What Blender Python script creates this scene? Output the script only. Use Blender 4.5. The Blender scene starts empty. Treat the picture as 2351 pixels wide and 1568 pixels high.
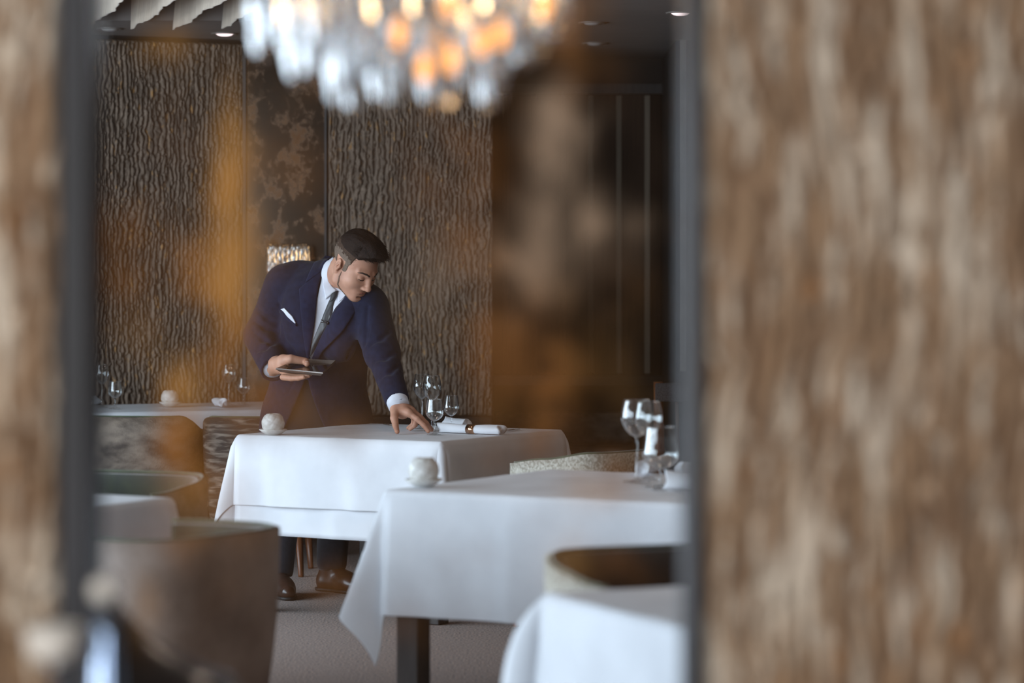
import bpy, bmesh, math, random
import numpy as np
from mathutils import Vector, Matrix

# ------------------------------------------------------------------ camera, world, light, exposure
SC = bpy.context.scene
COL = SC.collection
F = 6857.0                 # focal length in pixels of the 2351 px wide frame
HC = 1.55                  # eye height
YH = 600.0                 # pixel row of the horizon
CXP = 1175.5
FOCUS = 13.75
cd = bpy.data.cameras.new('camera')
cam = bpy.data.objects.new('camera', cd)
COL.objects.link(cam)
cam.location = (0, 0, HC)
cam.rotation_euler = (math.pi / 2, 0, 0)
cd.sensor_width = 36.0
cd.lens = F * 36.0 / 2351.0
cd.shift_y = (YH - 784.0) / 2351.0
cd.clip_start = 0.1
cd.clip_end = 200
cd.dof.use_dof = True
cd.dof.focus_distance = FOCUS
cd.dof.aperture_fstop = 2.05
SC.camera = cam

SC.view_settings.view_transform = 'Standard'
SC.view_settings.look = 'None'
SC.view_settings.gamma = 1.0
SC.view_settings.use_curve_mapping = False
SC.view_settings.exposure = 0.0
SC.cycles.max_bounces = 10
SC.cycles.transparent_max_bounces = 24
SC.cycles.caustics_reflective = False
SC.cycles.caustics_refractive = False
SC.cycles.sample_clamp_indirect = 6.0
SC.cycles.use_denoising = True

W = bpy.data.worlds.new('daylight')
SC.world = W
W.use_nodes = True
W.node_tree.nodes['Background'].inputs[0].default_value = (0.62, 0.78, 1.0, 1)
W.node_tree.nodes['Background'].inputs[1].default_value = 0.35


def area(name, loc, target, sx, sy, power, color):
    l = bpy.data.lights.new(name, 'AREA')
    l.shape = 'RECTANGLE'
    l.size = sx
    l.size_y = sy
    l.energy = power
    l.color = color
    o = bpy.data.objects.new(name, l)
    COL.objects.link(o)
    o.location = loc
    d = Vector(target) - Vector(loc)
    o.rotation_euler = d.to_track_quat('-Z', 'Y').to_euler()
    return o


DAY = (0.71, 0.86, 1.0)
# daylight through the three tall windows in the dining room's side wall
WIN_Y = (5.75, 8.05, 10.35, 12.65)
for wy in WIN_Y:
    area('window_daylight', (-4.76, wy, 1.5), (-3.0, wy + 0.4, 1.42), 2.05, 2.3, 124, DAY)
# and through the wide window beside the glazed opening
area('window_daylight', (-3.75, 4.04, 1.5), (-3.2, 6.0, 1.42), 1.6, 2.3, 104, DAY)
# added warm fill from under the dining room ceiling, without fixtures
for lx, ly in ((1.9, 7.2), (2.3, 10.4), (2.3, 13.6), (0.6, 8.6), (-0.6, 11.9)):
    area('ceiling_fill', (lx, ly, 2.785), (lx - 0.25, ly - 0.05, 0.0), 0.3, 0.3, 7 if lx > 1.5 else 5, (1.0, 0.80, 0.66))
# daylight through the windows of the near room
area('near_room_daylight', (-2.9, 0.6, 1.6), (0.2, 3.9, 1.4), 2.2, 2.0, 125, (1.0, 0.96, 0.90))
area('near_room_daylight', (1.2, -2.4, 1.7), (0.2, 4.0, 1.4), 2.4, 2.0, 95, (0.98, 0.97, 0.96))


# ------------------------------------------------------------------ helpers
def P(px, py, d):
    """the point that lies at depth d behind pixel (px, py)"""
    return Vector(((px - CXP) * d / F, d, HC + (YH - py) * d / F))


def tagp(o, label=None, cat=None, group=None, kind=None):
    if label: o['label'] = label
    if cat: o['category'] = cat
    if group: o['group'] = group
    if kind: o['kind'] = kind
    return o


def thing(name, label, cat, loc=(0, 0, 0), rz=0.0, group=None):
    o = bpy.data.objects.new(name, None)
    o.empty_display_size = 0.1
    COL.objects.link(o)
    o.location = loc
    o.rotation_euler = (0, 0, rz)
    return tagp(o, label, cat, group)


def mesh_obj(name, verts, faces, mat, parent=None, smooth=True, solid=None, bevel=None, sub=0):
    me = bpy.data.meshes.new(name)
    me.from_pydata([tuple(v) for v in verts], [], [tuple(f) for f in faces])
    me.update()
    return link(name, me, mat, parent, smooth, solid, bevel, sub)


def link(name, me, mat, parent=None, smooth=True, solid=None, bevel=None, sub=0):
    bm = bmesh.new()
    bm.from_mesh(me)
    bmesh.ops.recalc_face_normals(bm, faces=bm.faces)
    bm.to_mesh(me)
    bm.free()
    if smooth and len(me.polygons):
        me.polygons.foreach_set('use_smooth', [True] * len(me.polygons))
    o = bpy.data.objects.new(name, me)
    COL.objects.link(o)
    for m in (mat if isinstance(mat, (list, tuple)) else [mat]):
        me.materials.append(m)
    if parent is not None:
        o.parent = parent
    if bevel:
        b = o.modifiers.new('bevel', 'BEVEL')
        b.width = bevel
        b.segments = 2
        b.limit_method = 'ANGLE'
    if solid:
        s = o.modifiers.new('solid', 'SOLIDIFY')
        s.thickness = solid
        s.offset = 0
    if sub:
        s = o.modifiers.new('sub', 'SUBSURF')
        s.levels = sub
        s.render_levels = sub
    return o


class MB:
    """collects shapes into one mesh"""
    def __init__(self):
        self.v = []
        self.f = []

    def add(self, vs, fs):
        n = len(self.v)
        self.v += [tuple(x) for x in vs]
        self.f += [tuple(i + n for i in f) for f in fs]
        return self

    def box(self, lo, hi, M=None):
        x0, y0, z0 = lo
        x1, y1, z1 = hi
        vs = [Vector(c) for c in ((x0, y0, z0), (x1, y0, z0), (x1, y1, z0), (x0, y1, z0),
                                  (x0, y0, z1), (x1, y0, z1), (x1, y1, z1), (x0, y1, z1))]
        if M is not None:
            vs = [M @ v for v in vs]
        return self.add(vs, [(0, 3, 2, 1), (4, 5, 6, 7), (0, 1, 5, 4), (1, 2, 6, 5), (2, 3, 7, 6), (3, 0, 4, 7)])

    def tube(self, pts, rads, n=10, cap=True):
        pts = [Vector(p) for p in pts]
        rings = []
        up = Vector((0, 0, 1))
        for i, p in enumerate(pts):
            a = pts[max(i - 1, 0)]
            b = pts[min(i + 1, len(pts) - 1)]
            t = (b - a).normalized()
            s = t.cross(up)
            if s.length < 1e-3:
                s = t.cross(Vector((1, 0, 0)))
            s.normalize()
            q = s.cross(t)
            r = rads[i] if isinstance(rads, (list, tuple)) else rads
            rings.append([p + (s * math.cos(2 * math.pi * k / n) + q * math.sin(2 * math.pi * k / n)) * r for k in range(n)])
        vs = [v for r in rings for v in r]
        fs = []
        for i in range(len(pts) - 1):
            for k in range(n):
                fs.append((i * n + k, i * n + (k + 1) % n, (i + 1) * n + (k + 1) % n, (i + 1) * n + k))
        if cap:
            fs.append(tuple(range(n)))
            fs.append(tuple((len(pts) - 1) * n + k for k in range(n)))
        return self.add(vs, fs)

    def lathe(self, prof, n=32, c=(0, 0, 0), ripple=None):
        """prof: list of (radius, z)"""
        vs, fs = [], []
        m = len(prof)
        for k in range(n):
            a = 2 * math.pi * k / n
            for i, (r, z) in enumerate(prof):
                rr = r * (1 + (ripple(a, z) if ripple else 0))
                vs.append((c[0] + rr * math.cos(a), c[1] + rr * math.sin(a), c[2] + z))
        for k in range(n):
            for i in range(m - 1):
                a, b = k * m + i, ((k + 1) % n) * m + i
                fs.append((a, b, b + 1, a + 1))
        return self.add(vs, fs)

    def build(self, name, mat, parent=None, smooth=True, **kw):
        return mesh_obj(name, self.v, self.f, mat, parent, smooth, **kw)


def clean_lathe(name, prof, mat, parent=None, n=32, ripple=None, c=(0, 0, 0)):
    b = MB().lathe(prof, n, c, ripple)
    o = b.build(name, mat, parent)
    bm = bmesh.new()
    bm.from_mesh(o.data)
    bmesh.ops.remove_doubles(bm, verts=bm.verts, dist=1e-5)
    bmesh.ops.recalc_face_normals(bm, faces=bm.faces)
    bm.to_mesh(o.data)
    bm.free()
    return o


def copy_tree(o, parent=None):
    c = o.copy()
    COL.objects.link(c)
    if parent is not None:
        c.parent = parent
    for ch in list(o.children):
        copy_tree(ch, c)
    return c


# ------------------------------------------------------------------ noise
def _h(ix, iy, iz, seed):
    n = (ix.astype(np.int64) * 374761393 + iy.astype(np.int64) * 668265263 + iz.astype(np.int64) * 2147483647 + seed * 974634533) & 0x7fffffff
    n = ((n ^ (n >> 13)) * 1274126177) & 0x7fffffff
    n = ((n ^ (n >> 16)) * 668265263) & 0x7fffffff
    return ((n ^ (n >> 15)) & 0xffffff) / float(0xffffff)


def vnoise(x, y, z=None, seed=1):
    x = np.asarray(x, float)
    y = np.asarray(y, float)
    z = np.zeros_like(x) if z is None else np.asarray(z, float)
    ix, iy, iz = np.floor(x), np.floor(y), np.floor(z)
    fx, fy, fz = x - ix, y - iy, z - iz
    fx, fy, fz = fx * fx * (3 - 2 * fx), fy * fy * (3 - 2 * fy), fz * fz * (3 - 2 * fz)
    r = 0
    for dx in (0, 1):
        for dy in (0, 1):
            for dz in (0, 1):
                w = (fx if dx else 1 - fx) * (fy if dy else 1 - fy) * (fz if dz else 1 - fz)
                r = r + w * _h(ix + dx, iy + dy, iz + dz, seed)
    return r * 2 - 1


def fbm(x, y, seed=1, o=4):
    a, s, r = 1.0, 0.0, 0
    for i in range(o):
        r = r + a * vnoise(x * 2 ** i, y * 2 ** i, None, seed + i * 17)
        s += a
        a *= 0.5
    return r / s


def worley(x, y, seed=1):
    ix, iy = np.floor(x), np.floor(y)
    f1 = np.full(x.shape, 9.0)
    f2 = np.full(x.shape, 9.0)
    cid = np.zeros(x.shape)
    for dx in (-1, 0, 1):
        for dy in (-1, 0, 1):
            cx, cy = ix + dx, iy + dy
            o = np.zeros_like(cx)
            px = cx + 0.12 + 0.76 * _h(cx, cy, o, seed)
            py = cy + 0.5 * ((cx % 2)) + 0.75 * _h(cx, cy, o, seed + 5)
            d = np.hypot(px - x, py - y)
            m = d < f1
            f2 = np.where(m, f1, np.minimum(f2, d))
            cid = np.where(m, _h(cx, cy, o, seed + 9), cid)
            f1 = np.minimum(f1, d)
    return f1, f2, cid


def sstep(a, b, x):
    t = np.clip((x - a) / (b - a), 0, 1)
    return t * t * (3 - 2 * t)


# ------------------------------------------------------------------ materials
def new_mat(name):
    m = bpy.data.materials.new(name)
    m.use_nodes = True
    nt = m.node_tree
    for n in list(nt.nodes):
        nt.nodes.remove(n)
    out = nt.nodes.new('ShaderNodeOutputMaterial')
    return m, nt, out


def N(nt, t, **kw):
    n = nt.nodes.new(t)
    for k, v in kw.items():
        if k.startswith('i_'):
            n.inputs[k[2:].replace('_', ' ')].default_value = v
        else:
            setattr(n, k, v)
    return n


def srgb(r, g, b):
    f = lambda c: (c / 255) / 12.92 if c / 255 <= 0.04045 else ((c / 255 + 0.055) / 1.055) ** 2.4
    return (f(r), f(g), f(b), 1)


def mat(name, c1, c2=None, rough=0.6, metal=0.0, scale=(8, 8, 8), bump=0.0, bscale=None, detail=4.0, contrast=(0.35, 0.65),
        spec=0.5, sheen=0.0, coat=0.0, emit=None, estr=0.0, sss=0.0, coords='Object', wave=None, distort=0.0):
    m, nt, out = new_mat(name)
    p = N(nt, 'ShaderNodeBsdfPrincipled')
    nt.links.new(p.outputs[0], out.inputs[0])
    p.inputs['Roughness'].default_value = rough
    p.inputs['Metallic'].default_value = metal
    p.inputs['Specular IOR Level'].default_value = spec
    p.inputs['Sheen Weight'].default_value = sheen
    p.inputs['Coat Weight'].default_value = coat
    if sss:
        p.inputs['Subsurface Weight'].default_value = sss
        p.inputs['Subsurface Radius'].default_value = (0.012, 0.005, 0.003)
        p.inputs['Subsurface Scale'].default_value = 1.0
    if emit:
        p.inputs['Emission Color'].default_value = emit
        p.inputs['Emission Strength'].default_value = estr
    tc = N(nt, 'ShaderNodeTexCoord')
    mp = N(nt, 'ShaderNodeMapping')
    mp.inputs['Scale'].default_value = scale
    nt.links.new(tc.outputs[coords], mp.inputs[0])
    no = N(nt, 'ShaderNodeTexNoise')
    no.inputs['Scale'].default_value = 1.0
    no.inputs['Detail'].default_value = detail
    no.inputs['Distortion'].default_value = distort
    nt.links.new(mp.outputs[0], no.inputs['Vector'])
    if c2 is None:
        c2 = tuple(min(1, c * 1.18) for c in c1[:3]) + (1,)
    cr = N(nt, 'ShaderNodeValToRGB')
    cr.color_ramp.elements[0].position = contrast[0]
    cr.color_ramp.elements[0].color = c1
    cr.color_ramp.elements[1].position = contrast[1]
    cr.color_ramp.elements[1].color = c2
    nt.links.new(no.outputs[0], cr.inputs[0])
    nt.links.new(cr.outputs[0], p.inputs['Base Color'])
    if bump:
        n2 = N(nt, 'ShaderNodeTexNoise')
        n2.inputs['Scale'].default_value = 1.0
        n2.inputs['Detail'].default_value = 3.0
        mp2 = N(nt, 'ShaderNodeMapping')
        mp2.inputs['Scale'].default_value = bscale or scale
        nt.links.new(tc.outputs[coords], mp2.inputs[0])
        nt.links.new(mp2.outputs[0], n2.inputs['Vector'])
        b = N(nt, 'ShaderNodeBump')
        b.inputs['Strength'].default_value = bump
        b.inputs['Distance'].default_value = 0.01
        nt.links.new(n2.outputs[0], b.inputs['Height'])
        nt.links.new(b.outputs[0], p.inputs['Normal'])
    return m


def glass_mat(name, tint=(0.97, 0.98, 0.98, 1), blend=0.12, rough=0.0, gl=(1, 1, 1, 1), base=0.03):
    """thin clear glass: what lies behind shows through, the rims and highlights reflect"""
    m, nt, out = new_mat(name)
    t = N(nt, 'ShaderNodeBsdfTransparent')
    t.inputs[0].default_value = tint
    g = N(nt, 'ShaderNodeBsdfGlossy')
    g.inputs['Color'].default_value = gl
    g.inputs['Roughness'].default_value = rough
    lw = N(nt, 'ShaderNodeLayerWeight')
    lw.inputs['Blend'].default_value = blend
    mr = N(nt, 'ShaderNodeMapRange')
    mr.inputs['To Min'].default_value = base
    mr.inputs['To Max'].default_value = 0.9
    nt.links.new(lw.outputs['Facing'], mr.inputs['Value'])
    pw = N(nt, 'ShaderNodeMath', operation='MULTIPLY')
    nt.links.new(lw.outputs['Facing'], pw.inputs[0])
    nt.links.new(lw.outputs['Facing'], pw.inputs[1])
    nt.links.new(pw.outputs[0], mr.inputs['Value'])
    mx = N(nt, 'ShaderNodeMixShader')
    nt.links.new(mr.outputs[0], mx.inputs[0])
    nt.links.new(t.outputs[0], mx.inputs[1])
    nt.links.new(g.outputs[0], mx.inputs[2])
    nt.links.new(mx.outputs[0], out.inputs[0])
    return m


M = {}
M['carpet'] = mat('carpet_pile', srgb(74, 54, 44), srgb(160, 126, 106), 0.95, scale=(95, 95, 95), bump=0.8, detail=3, sheen=0.2)
M['cloth'] = mat('white_linen', srgb(222, 224, 229), srgb(234, 236, 241), 0.8, scale=(5, 5, 5), bump=0.05, bscale=(380, 380, 380), sheen=0.1)
M['dark_wood'] = mat('dark_stained_wood', srgb(34, 30, 30), srgb(52, 46, 44), 0.4, scale=(60, 60, 6), bump=0.05)
M['brown_wood'] = mat('brown_polished_wood', srgb(92, 52, 30), srgb(128, 76, 44), 0.35, scale=(60, 60, 5))
M['green'] = mat('green_velvet', srgb(30, 36, 22), srgb(44, 50, 30), 0.85, sheen=0.6, scale=(20, 20, 20))
M['green_edge'] = mat('green_piping', srgb(58, 66, 44), srgb(76, 84, 58), 0.8, sheen=0.5)
M['hide_dark'] = mat('dark_brindle_cowhide', srgb(44, 34, 27), srgb(150, 136, 122), 0.75, scale=(7, 7, 46), bump=0.4, bscale=(40, 40, 260), contrast=(0.48, 0.78), detail=7, distort=0.6)
M['brown_velvet'] = mat('dark_brown_velvet', srgb(30, 22, 18), srgb(44, 33, 26), 0.85, scale=(20, 20, 20), sheen=0.2)
M['hide_brown'] = mat('brown_cowhide', srgb(60, 49, 41), srgb(126, 112, 99), 0.75, scale=(9, 9, 16), bump=0.3, bscale=(120, 120, 120), detail=6)
M['hide_grey'] = mat('taupe_cowhide', srgb(118, 102, 92), srgb(150, 134, 124), 0.75, scale=(5, 5, 5), bump=0.3, bscale=(120, 120, 60), detail=6)
M['hide_pale'] = mat('pale_speckled_cowhide', srgb(150, 144, 130), srgb(206, 202, 190), 0.8, scale=(90, 90, 90), bump=0.3, bscale=(120, 120, 120), detail=4)
M['porcelain'] = mat('white_porcelain', srgb(216, 214, 208), srgb(234, 232, 228), 0.4, scale=(30, 30, 30), bump=0.0)
M['steel'] = mat('polished_steel', srgb(190, 190, 192), srgb(210, 210, 212), 0.12, 1.0)
M['blue_steel'] = mat('window_tinted_steel', srgb(150, 172, 204), srgb(166, 188, 216), 0.22, 1.0)  # steel tinted blue: the window's reflection is put into the colour
M['dark_jamb'] = mat('dark_jamb_paint', srgb(40, 42, 47), srgb(48, 50, 56), 0.7)
M['stubble_dark'] = mat('short_dark_hair', srgb(58, 44, 36), srgb(84, 66, 54), 0.8, scale=(420, 420, 420), detail=1, spec=0.2)
M['satin'] = mat('satin_silver', srgb(226, 226, 228), srgb(236, 236, 238), 0.42, 0.75)
M['copper'] = mat('polished_copper', srgb(196, 150, 118), srgb(214, 170, 140), 0.16, 1.0)
M['frame'] = mat('dark_frame_metal', srgb(40, 42, 47), srgb(52, 54, 61), 0.38, 0.25, scale=(3, 3, 1), spec=0.5)
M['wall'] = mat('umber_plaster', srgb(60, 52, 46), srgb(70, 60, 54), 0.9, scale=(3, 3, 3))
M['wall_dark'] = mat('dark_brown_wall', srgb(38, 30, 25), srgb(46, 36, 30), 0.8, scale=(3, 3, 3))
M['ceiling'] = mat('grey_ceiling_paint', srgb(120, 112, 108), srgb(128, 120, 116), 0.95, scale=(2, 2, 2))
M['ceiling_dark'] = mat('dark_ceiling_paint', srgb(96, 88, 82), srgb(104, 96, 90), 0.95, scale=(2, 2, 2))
M['white_trim'] = mat('white_painted_frame', srgb(200, 200, 200), srgb(215, 215, 215), 0.5)
M['slat'] = mat('brown_slat_wood', srgb(46, 33, 26), srgb(60, 43, 33), 0.5, scale=(50, 50, 3))
M['slat_edge'] = mat('pale_slat_edge', srgb(140, 126, 110), srgb(158, 143, 126), 0.55, scale=(50, 50, 3))
M['linen_fin'] = mat('beige_linen', srgb(196, 178, 160), srgb(214, 198, 180), 0.9, scale=(60, 60, 4), bump=0.2, bscale=(200, 200, 20), sheen=0.2)
M['charcoal'] = mat('charcoal_felt', srgb(48, 47, 50), srgb(70, 69, 72), 0.95, scale=(150, 150, 150), bump=0.3)
M['rail_wood'] = mat('grey_brown_wood', srgb(84, 66, 58), srgb(104, 84, 74), 0.5, scale=(80, 80, 8))
M['black_gloss'] = mat('black_lacquer', srgb(12, 11, 12), srgb(18, 16, 17), 0.22, spec=0.5)
M['tray'] = mat('black_tray', srgb(26, 22, 22), srgb(36, 30, 28), 0.16, spec=0.6, coat=0.4)
M['tray_rim'] = mat('tray_rim_metal', srgb(120, 112, 108), srgb(140, 130, 124), 0.3, 0.7)
M['glass'] = glass_mat('clear_wine_glass', base=0.045, blend=0.5)
M['crystal'] = glass_mat('crystal_glass', tint=(0.86, 0.87, 0.88, 1), base=0.20, blend=0.5, rough=0.18)
M['bulb'] = mat('warm_bulb', srgb(255, 180, 90), srgb(255, 180, 90), 0.5, emit=(1.0, 0.40, 0.10, 1), estr=2.0)
M['lamp_disc'] = mat('lit_downlight_lens', srgb(255, 240, 235), srgb(255, 240, 235), 0.5, emit=(1.0, 0.82, 0.84, 1), estr=1.6)
M['dim_disc'] = mat('frosted_downlight_lens', srgb(170, 166, 164), srgb(190, 186, 184), 0.4)
M['ring'] = mat('downlight_ring', srgb(120, 112, 106), srgb(130, 122, 116), 0.5, 0.2)
# person
M['navy'] = mat('navy_wool', srgb(20, 25, 46), srgb(26, 32, 56), 0.9, scale=(40, 40, 40), bump=0.10, bscale=(420, 420, 420), sheen=0.06, spec=0.2)
M['navy_lapel'] = mat('navy_wool_lapel', srgb(21, 27, 51), srgb(27, 34, 61), 0.88, scale=(40, 40, 40), bump=0.08, bscale=(420, 420, 420), sheen=0.06, spec=0.2)
M['trouser'] = mat('charcoal_navy_wool', srgb(26, 25, 32), srgb(34, 32, 40), 0.9, scale=(40, 40, 40), sheen=0.2)
M['shirt'] = mat('white_shirt_cotton', srgb(214, 216, 226), srgb(228, 230, 238), 0.8, scale=(20, 20, 20), bump=0.04, bscale=(400, 400, 400))
M['tie'] = mat('charcoal_satin_tie', srgb(30, 32, 35), srgb(40, 42, 46), 0.42, scale=(60, 60, 60), sheen=0.3)
M['skin'] = mat('skin', srgb(184, 132, 107), srgb(202, 151, 126), 0.55, scale=(14, 14, 14), bump=0.03, bscale=(500, 500, 500), sss=0.12)
M['hair'] = mat('dark_brown_hair', srgb(26, 16, 11), srgb(44, 28, 19), 0.6, scale=(160, 40, 160), bump=0.5, bscale=(500, 80, 500), detail=3, spec=0.25)
M['stubble'] = mat('clipped_hair', srgb(86, 72, 62), srgb(124, 104, 88), 0.8, scale=(500, 500, 500), detail=1)
M['beard'] = mat('beard_line', srgb(104, 80, 66), srgb(128, 100, 84), 0.8, scale=(300, 300, 300))
M['brow'] = mat('brow_hair', srgb(42, 28, 22), srgb(54, 36, 28), 0.7)
M['lip'] = mat('lips', srgb(176, 108, 96), srgb(186, 118, 104), 0.45)
M['shoe'] = mat('brown_shoe_leather', srgb(48, 30, 22), srgb(62, 38, 28), 0.32, scale=(20, 20, 20), coat=0.2)
M['shoe_dark'] = mat('black_shoe_sole', srgb(22, 20, 20), srgb(28, 26, 26), 0.6)

# ------------------------------------------------------------------ the setting
def prism(mb, poly, z0, z1):
    n = len(poly)
    vs = [(x, y, z0) for x, y in poly] + [(x, y, z1) for x, y in poly]
    fs = [tuple(range(n))[::-1], tuple(range(n, 2 * n))]
    fs += [(i, (i + 1) % n, n + (i + 1) % n, n + i) for i in range(n)]
    return mb.add(vs, fs)


def struct(mb, name, material, parent=None, **kw):
    o = mb.build(name, material, parent, smooth=False, **kw)
    o['kind'] = 'structure'
    return o


struct(MB().box((-4.95, -2.75, -0.12), (3.75, 19.1, 0.0)), 'floor', M['carpet'])
XL, XR = -4.8, 3.6
# dining room ceiling: a lower band round a recess
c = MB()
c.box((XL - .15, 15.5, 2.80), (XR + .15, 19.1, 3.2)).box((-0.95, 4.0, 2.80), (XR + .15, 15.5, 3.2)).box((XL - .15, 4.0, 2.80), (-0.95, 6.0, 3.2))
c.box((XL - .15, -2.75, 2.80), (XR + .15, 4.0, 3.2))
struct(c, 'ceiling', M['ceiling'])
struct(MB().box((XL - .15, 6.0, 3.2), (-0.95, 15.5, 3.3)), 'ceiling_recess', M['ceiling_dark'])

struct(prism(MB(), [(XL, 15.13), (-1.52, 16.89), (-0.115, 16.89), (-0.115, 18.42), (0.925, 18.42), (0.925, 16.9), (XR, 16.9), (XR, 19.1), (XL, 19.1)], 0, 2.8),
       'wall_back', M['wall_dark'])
struct(MB().box((XR, -2.75, 0), (XR + .15, 19.1, 2.8)), 'wall_right', M['wall'])
lw = MB()
ys = [4.0]
for wy in WIN_Y:
    ys += [wy - 1.05, wy + 1.05]
ys.append(16.0)
for i in range(0, len(ys), 2):
    lw.box((XL - .15, ys[i], 0), (XL + 0.0, ys[i + 1], 3.2))
for wy in WIN_Y:
    lw.box((XL - .15, wy - 1.05, 0), (XL, wy + 1.05, 0.33)).box((XL - .15, wy - 1.05, 2.67), (XL, wy + 1.05, 3.2))
struct(lw, 'wall_left', M['wall'])
for k, wy in enumerate(WIN_Y):
    w = MB()
    for yy in (wy - 1.02, wy + 1.02):
        w.box((XL - .12, yy - .025, 0.34), (XL - .05, yy + .025, 2.66))
    for zz in (0.36, 2.64):
        w.box((XL - .12, wy - 1.04, zz - .025), (XL - .05, wy + 1.04, zz + .025))
    struct(w, 'window_%d' % (k + 2), M['white_trim'])
# near room shell
nb = MB()
nb.box((-3.2, -2.75, 0), (-0.1, -2.6, 2.8)).box((2.5, -2.75, 0), (XR, -2.6, 2.8)).box((-0.1, -2.75, 0), (2.5, -2.6, 0.6)).box((-0.1, -2.75, 2.75), (2.5, -2.6, 2.8))
struct(nb, 'wall_rear', M['wall'])
nl = MB()
nl.box((-3.2, -2.6, 0), (-3.05, -0.6, 2.8)).box((-3.2, 1.8, 0), (-3.05, 4.0, 2.8)).box((-3.2, -0.6, 0), (-3.05, 1.8, 0.5)).box((-3.2, -0.6, 2.65), (-3.05, 1.8, 2.8))
struct(nl, 'wall_side', M['wall'])
# wall between the two rooms with its glazed opening
OX0, OX1, OZ0, OZ1 = -0.60, 0.255, 0.45, 2.62
wf = MB()
wf.box((-2.9, 4.0, 0), (OX0, 4.12, 2.8)).box((XL, 4.0, 0), (-4.6, 4.12, 2.8)).box((-4.6, 4.0, 0), (-2.9, 4.12, 0.33)).box((-4.6, 4.0, 2.67), (-2.9, 4.12, 2.8)).box((OX1, 4.0, 0), (XR, 4.12, 2.8)).box((OX0, 4.0, 0), (OX1, 4.12, OZ0)).box((OX0, 4.0, OZ1), (OX1, 4.12, 2.8))
struct(wf, 'wall_front', M['wall'])

# --- the glazed opening
fr = MB()
fr.box((OX0 + .004, 3.935, OZ0 + .004), (-0.556, 4.07, OZ1 - .004)).box((0.229, 3.935, OZ0 + .004), (OX1 - .004, 4.07, OZ1 - .004))
fr.box((-0.556, 3.935, OZ0 + .004), (0.229, 4.07, OZ0 + .045)).box((-0.556, 3.935, OZ1 - .045), (0.229, 4.07, OZ1 - .004))
win = struct(fr, 'window_1', M['frame'], bevel=0.004)


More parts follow.
